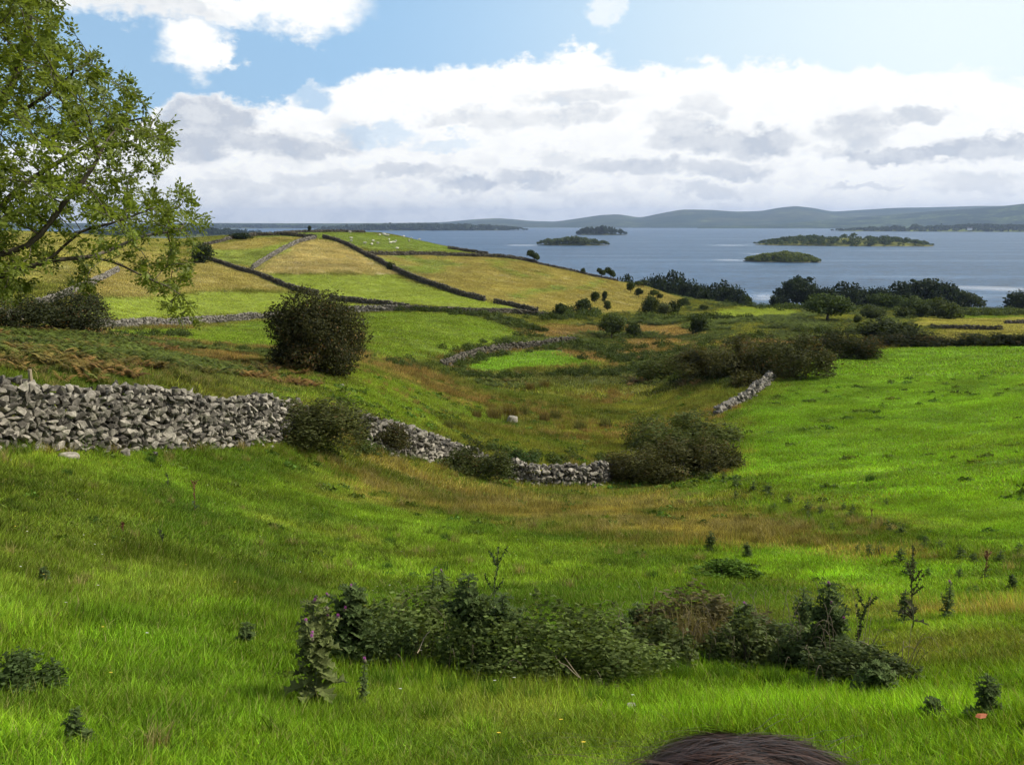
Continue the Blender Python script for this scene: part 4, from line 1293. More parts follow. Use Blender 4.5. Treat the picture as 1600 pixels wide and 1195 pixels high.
def eulers(n, yaw):
    """z axis along n after turning by yaw -> XYZ euler"""
    z = n
    ref = np.stack([np.cos(yaw), np.sin(yaw), np.zeros(len(yaw))], 1)
    y = np.cross(z, ref); y /= np.linalg.norm(y, axis=1)[:, None]
    x = np.cross(y, z)
    # columns x, y, z
    ry = np.arcsin(np.clip(-x[:, 2], -1, 1)); rx = np.arctan2(y[:, 2], z[:, 2]); rz = np.arctan2(x[:, 1], x[:, 0])
    return np.stack([rx, ry, rz], 1)


def cover(name, label, cat, meshes, pts, col, scale, mat, e=0.5, align=1.0, wind_yaw=False):
    """scatter clump meshes over points with a geometry-nodes object"""
    lib = bpy.data.collections.new(name + '_clumps')
    for me in meshes:
        me.materials.clear(); me.materials.append(mat)
        lib.objects.link(bpy.data.objects.new(me.name, me))
    x, y = pts
    z = H(x, y)
    nrm = normals(x, y, e)
    nrm = nrm * align + np.array([0, 0, 1.0]) * (1 - align); nrm /= np.linalg.norm(nrm, axis=1)[:, None]
    yaw = rng.uniform(0, 6.283, len(x)) if not wind_yaw else rng.normal(math.radians(200), 1.0, len(x))
    eu = eulers(nrm, yaw)
    sc = np.asarray(scale, float)
    if sc.ndim == 1: sc = np.stack([sc, sc, sc], 1)
    me = bpy.data.meshes.new(name)
    me.vertices.add(len(x))
    me.vertices.foreach_set('co', np.stack([x, y, z], 1).astype(np.float32).ravel())
    for k, a, ty, f in (('col', np.concatenate([col, np.ones((len(col), 1))], 1), 'FLOAT_COLOR', 'color'), ('eul', eu, 'FLOAT_VECTOR', 'vector'), ('scl', sc, 'FLOAT_VECTOR', 'vector')):
        at = me.attributes.new(k, ty, 'POINT'); at.data.foreach_set(f, np.asarray(a, np.float32).ravel())
    at = me.attributes.new('pick', 'INT', 'POINT'); at.data.foreach_set('value', rng.integers(0, len(meshes), len(x)).astype(np.int32))
    me.materials.append(mat)
    o = mesh_obj(name, me)
    ng = bpy.data.node_groups.new(name + '_scatter', 'GeometryNodeTree')
    ng.interface.new_socket('Geometry', in_out='INPUT', socket_type='NodeSocketGeometry')
    ng.interface.new_socket('Geometry', in_out='OUTPUT', socket_type='NodeSocketGeometry')
    N = ng.nodes; L = ng.links
    gi = N.new('NodeGroupInput'); go = N.new('NodeGroupOutput')
    ci = N.new('GeometryNodeCollectionInfo'); ci.inputs['Collection'].default_value = lib
    ci.inputs['Separate Children'].default_value = True; ci.inputs['Reset Children'].default_value = True
    ip = N.new('GeometryNodeInstanceOnPoints'); ip.inputs['Pick Instance'].default_value = True

    def attr(nm, ty):
        a = N.new('GeometryNodeInputNamedAttribute'); a.data_type = ty; a.inputs['Name'].default_value = nm
        return a.outputs['Attribute']
    L.new(gi.outputs[0], ip.inputs['Points']); L.new(ci.outputs[0], ip.inputs['Instance'])
    L.new(attr('pick', 'INT'), ip.inputs['Instance Index'])
    er = N.new('FunctionNodeEulerToRotation'); L.new(attr('eul', 'FLOAT_VECTOR'), er.inputs[0]); L.new(er.outputs[0], ip.inputs['Rotation'])
    L.new(attr('scl', 'FLOAT_VECTOR'), ip.inputs['Scale'])
    L.new(ip.outputs[0], go.inputs[0])
    md = o.modifiers.new('scatter', 'NODES'); md.node_group = ng
    tag(o, label, cat, kind='stuff')
    return o


def sector(n, r0, r1, az=37.5):
    a = R(az) * rng.uniform(-1, 1, n)
    r = np.sqrt(rng.uniform(r0 * r0, r1 * r1, n))
    return np.sin(a) * r, np.cos(a) * r


ZN = np.array(ZNAME)
TALL = {'rough': 1.35, 'rust': 1.5, 'gold': 1.25, 'straw': 1.5, 'bracken': 1.1, 'olive': 1.6, 'dryband': 1.55, 'soil': 0.45, 'lime': 0.45, 'bright': 0.8, 'sheepgreen': 0.5, 'yellow': 1.1, 'deep': 1.1, 'hillgreen': .7, 'mid': .75}


def grass_tier(r0, r1, dens, meshes, e, gain, ptfilter=None):
    half = 58 if r1 < 13 else (44 if r1 < 30 else 37.5)
    area = R(2 * half) * (r1 * r1 - r0 * r0) / 2
    x, y = sector(int(area * dens), r0, r1, half)
    z = H(x, y)
    ok = z > 0.7
    # skip slopes nobody near the viewpoint can see
    n = normals(x, y, 1.0)
    d = np.stack([x, y, z - CAM_Z], 1); d /= np.linalg.norm(d, axis=1)[:, None]
    ok &= (-(n * d).sum(1) > -0.06)
    x, y = x[ok], y[ok]
    rj = np.hypot(x, y); jit = 0.10 + 0.004 * rj + np.where(rj < 75, .018 * rj, 0)
    c, zi = ground_color(x + rng.normal(0, 1, len(x)) * jit, y + rng.normal(0, 1, len(x)) * jit * 1.4)
    c = tinted(x, y, c, evenness(zi))
    nm = ZN[zi]
    s = np.array([TALL.get(k, 1.0) for k in nm])
    s *= 0.45 + 1.1 * fbm(x, y, 0.5, 3, 301) * np.clip(0.5 + fbm(x, y, 3.0, 2, 303), .6, 1.3)
    # ranker, taller tussocks here and there
    s *= 1 + 0.5 * np.clip((fbm(x, y, 0.8, 2, 407) - .6) * 6, 0, 1) * (np.hypot(x, y) < 60)
    far = np.clip((rj - 30) / 60, 0, 1)[:, None]
    c = c * (np.array([1.0, 1.0, .72]) * (1 - far) + far) * gain * (1 + rng.uniform(-.32, .32, (len(x), 1)) * (1 - .6 * far)) * (1 + rng.uniform(-.1, .1, (len(x), 3)) * (1 - .5 * far))
    k = rng.uniform(.8, 1.25, len(x))
    return x, y, c, np.stack([k, k, s * k], 1), nm


GR = 1.8
gg = np.random.default_rng(5)
tiers = [
    (1.1, 6.0, 330, [blade_clump('blades', gg, 36, .13, .04, .125, .0060, 3, .95, .1) for _ in range(5)], .3),
    (6.0, 12.0, 150, [blade_clump('blades', gg, 48, .20, .05, .14, .0072, 3, .8, .12) for _ in range(5)], .4),
    (12.0, 28.0, 48, [blade_clump('blades', gg, 66, .36, .05, .14, .0115, 3, .9, .1) for _ in range(4)], .5),
    (28.0, 75.0, 8, [blade_clump('blades', gg, 84, .80, .07, .17, .028, 3, .9, .1) for _ in range(4)], 1.0),
    (75.0, 285.0, 1.0, [blade_clump('blades', gg, 80, 1.7, .10, .22, .085, 3, .9, .1) for _ in range(4)], 2.0),
]
for i, (r0, r1, dn, ms, e) in enumerate(tiers):
    x, y, c, s, nm = grass_tier(r0, r1, dn, ms, e, GR)
    cover('grass', ['long fresh grass at the viewer\'s feet', 'thick green pasture grass of the foreground', 'tufted pasture grass of the near slope', 'rough grass of the hollow and the bright field', 'grazed grass of the far fields and the hill'][i], 'grass', ms, (x, y), c, s, M_GRASS, e)


def zone_points(names, dens, r0, r1, cond=None):
    area = R(75) * (r1 * r1 - r0 * r0) / 2
    x, y = sector(int(area * dens), r0, r1)
    c, zi = ground_color(x, y)
    k = np.isin(ZN[zi], names) & (H(x, y) > 0.8)
    return x[k], y[k]


def strip(pts, width, per_m):
    X, Y, _ = hit([p[0] for p in pts], [p[1] for p in pts])
    d = np.concatenate([[0], np.cumsum(np.hypot(np.diff(X), np.diff(Y)))])
    n = int(d[-1] * per_m)
    s = rng.uniform(0, d[-1], n)
    return np.interp(s, d, X) + rng.normal(0, width, n), np.interp(s, d, Y) + rng.normal(0, width, n)


ferns = [frond_clump('fern', gg, 8, 0.78) for _ in range(4)]
bx, by = zone_points(['bracken'], 1.7, 70, 260)
bx2, by2 = zone_points(['bracken'], 4.6, 21, 70)
# bracken also fills the low ground between the fields and the shore wood
fx, fy = sector(30000, 125, 330)
c_, zi_ = ground_color(fx, fy)
aa = np.degrees(np.arctan2(fx, fy))
kk = (ZN[zi_] == 'rough') & (aa > 6) & (H(fx, fy) > .8) & (rng.random(len(fx)) < .55)
bx = np.concatenate([bx, bx2, fx[kk]]); by = np.concatenate([by, by2, fy[kk]])
keep = fbm(bx, by, 0.12, 3, 511) > 0.36
bx, by = bx[keep], by[keep]
tt = fbm(bx, by, 0.10, 3, 523)[:, None] + rng.normal(0, .05, (len(bx), 1))
br = np.clip((fbm(bx, by, 0.20, 4, 541)[:, None] - .47) * 5 + rng.normal(0, .2, (len(bx), 1)), 0, 1) * (np.hypot(bx, by) < 110)[:, None]
fc = (np.array([[0.080, 0.104, 0.022]]) * (1 - br) + br * np.array([[0.18, 0.105, 0.038]])) * (0.55 + 0.9 * tt)
far = (np.hypot(bx, by) > 130)
cover('bracken', 'green and browning bracken on the left slope and in the valley', 'bracken', ferns, (bx, by), fc * 1.25, rng.uniform(.5, 1.05, len(bx)) * np.where(far, 1.7, 1), M_FERN, 1.0, .7)

scrub = [leafy_clump('scrub', gg, 240, .8, .8, .09) for _ in range(4)]
lines = [([(700, 588), (760, 588), (830, 586), (900, 586), (960, 582), (1000, 575)], .9, 2.6), ([(600, 567), (660, 570), (700, 578), (720, 586)], .8, 2.4), ([(690, 580), (730, 566), (770, 556)], .9, 1.2),
         ([(640, 487), (700, 489), (760, 494), (800, 505), (850, 520)], 1.3, 2.2), ([(860, 500), (900, 490), (960, 498)], 2.5, 2.2), ([(830, 527), (760, 540), (700, 556)], 1.0, 1.4), ([(900, 536), (940, 550), (970, 570)], 2.2, 2.4),
         ([(1010, 497), (1100, 500), (1170, 500)], 2.0, 2.5), ([(980, 540), (1060, 560), (1100, 548), (1160, 525)], 2.5, 2.0), ([(1270, 522), (1310, 521), (1345, 524)], 1.4, 2.4), ([(720, 570), (770, 556), (830, 549), (890, 542)], .5, 1.0), ([(960, 560), (1040, 585), (1110, 596), (1170, 598)], 1.6, 2.2), ([(985, 742), (1050, 752), (1110, 745), (1138, 722)], .35, 3.0), ([(470, 698), (540, 704), (600, 706)], .3, 2.5),
         ([(160, 533), (230, 531), (310, 541), (400, 551), (425, 555)], 1.0, 2.0), ([(230, 526), (290, 524)], .8, 2.0), ([(740, 694), (800, 712), (860, 722), (940, 722)], .7, 3.0), ([(960, 725), (1000, 735)], .6, 3.0),
         ([(1175, 480), (1270, 483), (1400, 484), (1500, 485), (1620, 488)], 4.0, 2.0), ([(1480, 494), (1540, 492), (1640, 492)], 3.0, 2.0), ([(1110, 560), (1180, 560), (1240, 555)], 3.0, 2.4)]
lx = np.concatenate([s[0] for s in (strip(*l) for l in lines)]); 
rng2 = np.random.default_rng(99)
sx, sy = [], []
for l in lines:
    a, b = strip(*l); sx.append(a); sy.append(b)
sx = np.concatenate(sx); sy = np.concatenate(sy)
sc_ = (np.array([[0.056, 0.078, 0.020]]) * (0.6 + 0.9 * fbm(sx, sy, 0.25, 3, 611)[:, None])) * rng.uniform(.8, 1.25, (len(sx), 1))
cover('low_scrub', 'dark bramble and bracken scrub growing along the old field banks', 'scrub', scrub, (sx, sy), sc_, rng.uniform(.6, 1.2, len(sx)) * np.clip(np.hypot(sx, sy) / 110, .55, 1.6), M_FERN, 1.0, .5)


# broad leaved weeds mixed into the turf
wx, wy = sector(4200, 3.6, 75)
wk = fbm(wx, wy, 0.25, 3, 811) + rng.normal(0, .05, len(wx)) > .5
wx, wy = wx[wk], wy[wk]
wz = ZN[ground_color(wx, wy)[1]]
wk = np.isin(wz, ['lush', 'deep', 'fresh', 'mid', 'olive', 'rough', 'dryband', 'bright']) & ((wz != 'bright') | (rng.random(len(wx)) < .28))
wx, wy = wx[wk], wy[wk]
wc = np.array([[0.078, 0.125, 0.020]]) * rng.uniform(.6, 1.7, (len(wx), 1)) * rng.uniform(.85, 1.15, (len(wx), 3))
weeds = [leafy_clump('weed', gg, 46, .20, .10, .045) for _ in range(4)]
cover('broad_leaved_weeds', 'clover, docks and nettles mixed into the pasture', 'weeds', weeds, (wx, wy), wc, rng.uniform(.4, 1.15, len(wx)) * np.clip(np.hypot(wx, wy) / 18, .55, 1.8), M_FERN, .4, .6)


# coarse tufts, some green, some dead, standing out of the near turf
tx, ty = sector(4200, 3.0, 34)
tk = fbm(tx, ty, 0.35, 3, 911) + rng.normal(0, .07, len(tx)) > .48
tx, ty = tx[tk], ty[tk]
tc_, tz_ = ground_color(tx, ty)
tk = ZN[tz_] != 'bright'
tx, ty, tc_ = tx[tk], ty[tk], tc_[tk]
kind_ = rng.random(len(tx))
tcol = np.where((kind_ < .22)[:, None], np.array([[.21, .175, .07]]), np.where((kind_ < .6)[:, None], tc_ * .8, tc_ * 1.5)) * rng.uniform(.75, 1.25, (len(tx), 1)) * 1.4
cover('coarse_grass', 'coarse green and dead tufts scattered through the pasture', 'grass', [blade_clump('tuft', gg, 70, .10, .12, .30, .0075, 3, .9, .05) for _ in range(4)], (tx, ty), tcol, rng.uniform(.55, 1.15, len(tx)) * np.clip(np.hypot(tx, ty) / 14, .75, 1.5), M_GRASS, .4, .5)
# rough sedge and rush growth over the hollow
hx, hy = sector(16000, 30, 118, 30)
hz = ZN[ground_color(hx, hy)[1]]
hk = np.isin(hz, ['olive', 'rough', 'rust', 'dryband']) | ((hz == 'mid') & (rng.random(len(hx)) < .25) & (np.hypot(hx, hy) < 62))
hk &= fbm(hx, hy, 0.16, 3, 931) + rng.normal(0, .06, len(hx)) > .47
hx, hy = hx[hk], hy[hk]
hn = np.clip((fbm(hx, hy, 0.12, 3, 941) - .42) * 5 + rng.normal(0, .2, len(hx)), 0, 1)[:, None]
hc = (np.array([[.105, .130, .024]]) * (1 - hn) + hn * np.array([[.185, .125, .045]])) * rng.uniform(.6, 1.5, (len(hx), 1))
cover('rough_sedge', 'rough olive and rusty sedge over the floor of the hollow', 'sedge', [blade_clump('sedge', gg, 60, .32, .22, .5, .024, 3, .7, .05) for _ in range(4)], (hx, hy), hc * 1.5, rng.uniform(.6, 1.25, len(hx)) * np.clip(np.hypot(hx, hy) / 60, .7, 1.3), M_GRASS, .6, .4)
# grass and weeds rooted along the foot of the walls
ws = [strip(l, .18, n) for l, n in (([(-60, 699), (100, 704), (200, 702), (300, 698), (430, 692)], 5), ([(600, 712), (650, 720), (740, 728)], 4), ([(770, 748), (830, 760), (900, 762), (960, 754)], 4))]
wx2 = np.concatenate([s[0] for s in ws]); wy2 = np.concatenate([s[1] for s in ws])
wcol = np.where((rng.random(len(wx2)) < .3)[:, None], np.array([[.20, .16, .06]]), np.array([[.10, .16, .02]])) * rng.uniform(.7, 1.4, (len(wx2), 1)) * 1.3
cover('wall_foot_grass', 'rank grass growing along the foot of the stone walls', 'grass', [blade_clump('tuft', gg, 70, .2, .2, .5, .014, 3, .8, .05) for _ in range(3)], (wx2, wy2), wcol, rng.uniform(.5, 1.0, len(wx2)), M_GRASS, .5, .4)


# rushes: stiff upright tussocks one can count
def rush_mesh(seed):
    return blade_clump('tussock', np.random.default_rng(seed), 260, .26, .45, .75, .014, 3, .45, .05)


M_RUSH = foliage_mat('rush_blades', .3, .5, 1.5)
rush = []
for k in range(3):
    me = rush_mesh(900 + k); me.materials.append(M_RUSH); rush.append(me)


def tussock(px, base, h_px, col, label, group=None, name='rush_tussock', cat='rush tussock'):
    p = on_ground(px, base)
    rr = math.hypot(p.x, p.y)
    o = mesh_obj(name, rush[len(bpy.data.objects) % 3], None, (p.x, p.y, p.z - .02))
    s = h_px * rr / F_PX / .62
    o.scale = (s * 1.15, s * 1.15, s); o.rotation_euler = (0, 0, rng.uniform(0, 6))
    o.color = (*col, 1)
    tag(o, label, cat, group)


BRN, OLV, DGR = (0.14, 0.105, 0.035), (0.12, 0.12, 0.035), (0.045, 0.10, 0.02)
for px, b, h, c, lab in [(772, 654, 24, BRN, 'brown rush tussock left of the pale boulder'), (797, 652, 26, BRN, 'tall brown rush tussock just behind the pale boulder'), (818, 648, 20, OLV, 'rush tussock right of the pale boulder'),
                         (745, 652, 16, BRN, 'small brown rush tussock at the left end of the rush clump'), (851, 658, 18, BRN, 'small reddish rush tussock below the middle of the hollow'), (868, 654, 20, OLV, 'narrow rush tussock beside the small reddish one'),
                         (907, 672, 22, OLV, 'wide pale rush tussock in the hollow'), (946, 668, 22, OLV, 'rush tussock right of the wide pale one'), (720, 670, 16, OLV, 'rush tussock behind the second stone wall'),
                         (850, 606, 18, BRN, 'large brown rush clump high in the hollow'), (828, 610, 16, BRN, 'brown rush clump beside the large one high in the hollow'), (700, 668, 18, OLV, 'rush tussock above the left end of the sloping wall')]:
    tussock(px, b, h, c, lab)
for px, b, h, lab in [(696, 845, 20, 'dark grass tussock alone in the middle of the pasture'), (236, 724, 18, 'dark grass tussock below the high stone wall'), (608, 852, 22, 'dark grass tussock left of the lone middle one'),
                      (605, 890, 18, 'dark tussock above the left part of the weed bed'), (692, 893, 20, 'dark tussock behind the tall weeds'), (855, 885, 18, 'dark tussock right of the tall seed stalk'), (105, 742, 14, 'flat dark tussock near the half buried stone'),
                      (885, 795, 12, 'small dark tussock in the dry grass band'), (1360, 752, 14, 'dark tussock in the bright field'), (1440, 845, 14, 'dark tussock near the weeds of the bright field'), (1020, 905, 22, 'dark tussock behind the dry grass'), (60, 935, 20, 'rank dark tussock at the left edge of the pasture'),
                      (30, 1075, 40, 'broad dark tussock at the lower left edge')]:
    tussock(px, b, h, DGR, lab, name='grass_tussock', cat='grass tussock')


# ------------------------------------------------------------------ bramble heaps and thickets
def heap(label, px, base, top, w, col, var, n=9000, leaf=0.016, depth=0.6, r=None, name='bramble_bush', kind='mound', mat=None):
    e = plant_px(name, label, 'bramble', px, base, top, w, kind, var, col, r=r, n=n, leaf=leaf, mat=mat or M_LEAF_WARM, rz=None)
    w_ = e.children[0].scale[0]
    for c in e.children: c.scale = (c.scale[0], w_ * depth, c.scale[2])
    a = math.atan2(e.location.x, e.location.y)
    e.rotation_euler = (0, 0, -a)
    # push back so that the front, not the middle, stands on the spot
    e.location.x += math.sin(a) * w_ * depth * .3; e.location.y += math.cos(a) * w_ * depth * .3
    e.location.z = float(H(e.location.x, e.location.y)) - .05
    return e


heap('wide bramble heap at the right end of the high stone wall', 470, 704, 630, 205, (0.088, 0.098, 0.032), 11, 17000, .0115)
heap('low bramble spreading from the heap over the sloping wall', 590, 704, 652, 100, (0.070, 0.070, 0.028), 12, 6000, .018)
heap('ragged bramble between the sloping and the curving wall', 742, 748, 690, 125, (0.078, 0.094, 0.030), 13, 9000, .016, .5)
TG, TB = (0.100, 0.122, 0.036), (0.090, 0.088, 0.030)
heap('pale green scrub crowning the thicket below the pale wall', 1075, 712, 650, 165, TG, 14, 12000, .0135, .7)
heap('brown bramble at the left foot of the thicket at the field corner', 1000, 754, 702, 130, TB, 15, 9000, .015, .7)
heap('brown green bramble in the middle of the thicket at the field corner', 1062, 752, 690, 140, (0.094, 0.094, 0.034), 40, 11000, .0135, .7)
heap('dark bramble at the right end of the thicket at the field corner', 1115, 738, 680, 90, (0.086, 0.090, 0.032), 41, 6000, .018, .7)
heap('low green scrub left of the pale crown of the thicket', 1010, 700, 655, 74, TG, 42, 6000, .018, .8)
heap('large dark bracken and bramble thicket at the top of the pale wall', 1235, 592, 526, 120, (0.074, 0.080, 0.028), 16, 13000, .013, .8)
heap('mottled thicket just left of the large dark one', 1172, 592, 530, 115, (0.088, 0.086, 0.032), 17, 11000, .014, .8)
heap('brownish scrub sloping down left of the mottled thicket', 1110, 590, 544, 120, TB, 43, 9000, .015, .7)
heap('low scrub at the far left of the bramble slope', 1040, 590, 556, 90, TG, 44, 8000, .016, .6)
heap('small scrub tuft below the mottled thicket', 1165, 606, 580, 46, TB, 45, 3000, .024, .8)
heap('long dark hedge running along the back of the bright field', 1305, 562, 516, 120, (0.040, 0.046, 0.018), 18, 14000, .012, .5)
heap('dark ivy covered bank beyond the bright field', 1425, 543, 517, 110, (0.036, 0.042, 0.018), 19, 9000, .015, .5)
heap('short dark hedge right of the gap in the far bank', 1545, 541, 521, 80, (0.038, 0.048, 0.019), 20, 8000, .016, .5)
heap('dark hedge at the right edge behind the bright field', 1620, 541, 520, 100, (0.038, 0.048, 0.019), 21, 8000, .016, .5)
heap('small dark bush in the gap of the far bank', 1508, 541, 530, 26, (0.045, 0.052, 0.022), 22, 1500, .035, .8)
heap('fern clump behind the curving wall', 812, 724, 704, 60, (0.060, 0.100, 0.030), 23, 3000, .026, .6)
heap('fern clump at the right end of the curving wall', 975, 748, 716, 50, (0.060, 0.090, 0.030), 24, 3000, .026, .6)


# ------------------------------------------------------------------ the big tree hanging in from the left
def build_tree():
    g = np.random.default_rng(2024)
    R0 = 13.2

    def W(px, py, r=R0):
        a, te = pix_ang(px, py)
        return np.array([math.sin(float(a)) * r, math.cos(float(a)) * r, CAM_Z + r * float(te)])
    base = at_r(-300, R0 + .6)
    outline = [(-640, -300), (-330, -420), (-60, -330), (50, -120), (92, -20), (88, 30), (112, 66), (132, 74), (152, 70), (150, 104), (178, 112), (196, 108), (215, 140), (232, 172), (262, 186), (272, 206), (268, 236), (284, 255), (262, 262), (262, 290),
               (300, 300), (312, 312), (300, 330), (324, 345), (312, 362), (290, 366), (318, 396), (300, 418), (312, 440), (338, 478), (322, 496), (290, 505), (262, 494), (240, 462), (212, 440), (196, 420),
               (150, 416), (132, 455), (112, 448), (70, 430), (58, 450), (36, 470), (0, 452), (-60, 470), (-200, 470), (-420, 440), (-640, 360), (-720, 0)]
    poly = (np.array([p[0] for p in outline], float), np.array([p[1] for p in outline], float))
    n = 14500
    P = np.empty((0, 2))
    while len(P) < n:
        q = np.stack([g.uniform(-720, 340, 4000), g.uniform(-420, 510, 4000)], 1)
        P = np.vstack([P, q[in_poly(q[:, 0], q[:, 1], poly)]])
    # keep fewer attractors in the see-through parts
    hole = np.zeros(len(P), bool)
    for hx, hy, hw, hh in [(115, 95, 34, 26), (150, 140, 20, 14), (130, 365, 70, 24), (60, 375, 40, 20), (215, 395, 40, 16), (170, 430, 40, 30), (90, 440, 26, 30), (120, 250, 22, 16), (195, 262, 24, 14), (230, 330, 26, 14), (60, 200, 18, 14), (200, 215, 14, 10), (20, 480, 30, 20)]:
        hole |= ((P[:, 0] - hx) / hw) ** 2 + ((P[:, 1] - hy) / hh) ** 2 < 1
    P = P[~hole | (g.random(len(P)) < 0.12)]
    # clumpy
    cl = fbm(P[:, 0], P[:, 1], 1 / 42.0, 3, 71)
    P = P[(cl > 0.44) | (g.random(len(P)) < .16)]
    edge = np.clip((330 - P[:, 0]) / 420, 0.06, 1) * np.clip((500 - P[:, 1]) / 200, .15, 1)
    dep = g.normal(0, 1.0, len(P)) * 1.7 * np.sqrt(edge) + 0.4
    A = np.array([W(p[0], p[1], R0 + d) for p, d in zip(P, np.clip(dep, -3.2, 4.0))])
    # limbs seen in the photograph, from the hidden trunk outwards
    crown0 = np.array(base) + np.array([0.5, 0, 2.1])
    limb_px = [[(-120, 470, .4), (0, 432, .3), (52, 416, .1), (87, 400, 0), (105, 378, 0), (126, 360, -.1), (168, 350, -.2), (200, 340, -.3), (228, 330, -.4)],
               [(79, 407, 0), (115, 406, .1), (147, 404, .2), (168, 393, .3), (189, 383, .4), (226, 366, .5), (260, 362, .5), (290, 358, .6)],
               [(147, 404, .2), (172, 408, .1), (197, 419, -.1), (218, 430, -.2), (241, 440, -.3), (262, 448, -.3), (280, 458, -.3), (292, 474, -.3)],
               [(-120, 470, .4), (-30, 405, -.4), (10, 396, -.5), (45, 385, -.6), (79, 352, -.7), (100, 318, -.8), (130, 285, -.9), (150, 250, -.9), (170, 215, -.8)],
               [(-180, 420, .5), (-90, 300, .6), (-20, 200, .8), (20, 130, .8), (42, 60, .6), (46, 10, .5), (40, -60, .5)],
               [(-20, 200, .8), (40, 170, .2), (85, 140, 0), (118, 112, 0), (135, 90, 0)],
               [(-30, 405, -.4), (-10, 330, 1.4), (30, 290, 1.6), (80, 260, 1.7), (140, 225, 1.6), (205, 190, 1.2), (240, 180, 1.0)],
               [(-180, 420, .5), (-260, 300, -.8), (-320, 150, -1.4), (-360, -30, -1), (-380, -180, -.6)], [(-180, 420, .5), (-330, 360, 1), (-480, 240, 1.4), (-600, 120, 1)],
               [(-90, 300, .6), (-140, 120, -.6), (-170, -40, -.8), (-180, -220, -.4)]]
    nodes = []; par = []

    def add(p, pa):
        nodes.append(np.array(p, float)); par.append(pa); return len(nodes) - 1
    root = add((base.x, base.y, base.z - .15), -1)
    prev = root
    tr_top = W(-180, 420, R0 + .5)
    fork = W(-120, 470, R0 + .4)
    for t in np.linspace(0.1, 1, 12):
        p = np.array(nodes[0]) * (1 - t) + tr_top * t + np.array([0.16 * math.sin(t * 3), 0.1 * math.sin(t * 4), 0])
        prev = add(p, prev)
    trunk_ids = list(range(len(nodes)))
    for L in limb_px:
        pts = [W(a, b, R0 + c) for a, b, c in L]
        d = [np.linalg.norm(np.array(q) - pts[0]) for q in nodes]
        cur = int(np.argmin(d))
        start = nodes[cur]
        seq = [start] + (pts[1:] if min(d) < 0.35 else pts)
        for a, b in zip(seq[:-1], seq[1:]):
            k = max(1, int(np.linalg.norm(b - a) / 0.16))
            for j in range(1, k + 1):
                cur = add(a + (b - a) * j / k + g.normal(0, .012, 3), cur)
    seeded = len(nodes)
    # grow twigs towards the open light (space colonisation)
    step, kill, infl = 0.15, 0.21, 1.3
    best = np.full(len(A), 1e9); bid = np.zeros(len(A), int)
    new = list(range(len(nodes)))
    alive = np.ones(len(A), bool)
    for it in range(70):
        if new:
            NB = np.array([nodes[i] for i in new])
            for i0 in range(0, len(NB), 400):
                D = np.linalg.norm(A[:, None] - NB[None, i0:i0 + 400], axis=2)
                j = D.argmin(1); dm = D[np.arange(len(A)), j]
                b = dm < best
                best[b] = dm[b]; bid[b] = np.array(new)[i0 + j[b]]
        alive &= best > kill
        sel = alive & (best < infl * (3 if it < 6 else 1))
        if not sel.any(): break
        dirs = {}
        NN = np.array(nodes)
        v = A[sel] - NN[bid[sel]]; v /= np.linalg.norm(v, axis=1)[:, None]
        ids = bid[sel]
        acc = np.zeros((len(nodes), 3)); np.add.at(acc, ids, v)
        new = []
        for i in np.unique(ids):
            d = acc[i] + g.normal(0, .25, 3)
            l = np.linalg.norm(d)
            if l < 1e-6: continue
            new.append(add(nodes[i] + d / l * step, i))
        if len(nodes) > 20000: break
    NN = np.array(nodes); PA = np.array(par); n = len(NN)
    kids = [[] for _ in range(n)]
    for i in range(1, n): kids[PA[i]].append(i)
    # pipe model
    area = np.zeros(n); tips = 0
    for i in range(n - 1, -1, -1):
        if not kids[i]: area[i] = 0.0045 ** 2
        if i: area[PA[i]] += area[i] * 1.0
    rad = np.minimum(np.sqrt(area), 0.34) * 0.85
    rad = np.maximum(rad, .0035)
    # continuous limbs
    paths = []
    done = np.zeros(n, bool)
    order = [0]
    while order:
        i = order.pop()
        P_ = [i] if PA[i] < 0 else [PA[i], i]
        cur = i
        while kids[cur]:
            ks = sorted(kids[cur], key=lambda k: -area[k])
            for k in ks[1:]: order.append(k)
            cur = ks[0]; P_.append(cur)
        pr = NN[P_].copy(); rr = rad[P_].copy()
        if len(P_) > 1 and PA[i] >= 0: rr[0] = min(rr[0], rr[1] * 1.25)
        if len(pr) > 2:
            sm = pr.copy(); sm[1:-1] = pr[1:-1] * .5 + (pr[:-2] + pr[2:]) * .25; pr = sm
        paths.append((pr, rr))
    thick = [p for p in paths if p[1].max() > .02]; thin = [p for p in paths if p[1].max() <= .02]
    e = empty('ash_tree', tuple(base))
    tag(e, 'large leafy tree leaning in from the left edge with a low hanging branch', 'tree')
    o = np.array(base)
    V, F = tubes(thick, 9); mesh_obj('trunk', np_mesh('trunk', V - o, F, M_BARK, True), e)
    V, F = tubes(thin, 4); mesh_obj('twigs', np_mesh('twigs', V - o, F, M_BARK, True), e)
    # feathered leaves along the thin shoots
    cand = np.array([i for i in range(1, n) if rad[i] < 0.013])
    Ps, Us, Ns, Ss, Ts = [], [], [], [], []
    tone_n = fbm(NN[:, 0] * 1.0 + NN[:, 1], NN[:, 2], .9, 3, 77)
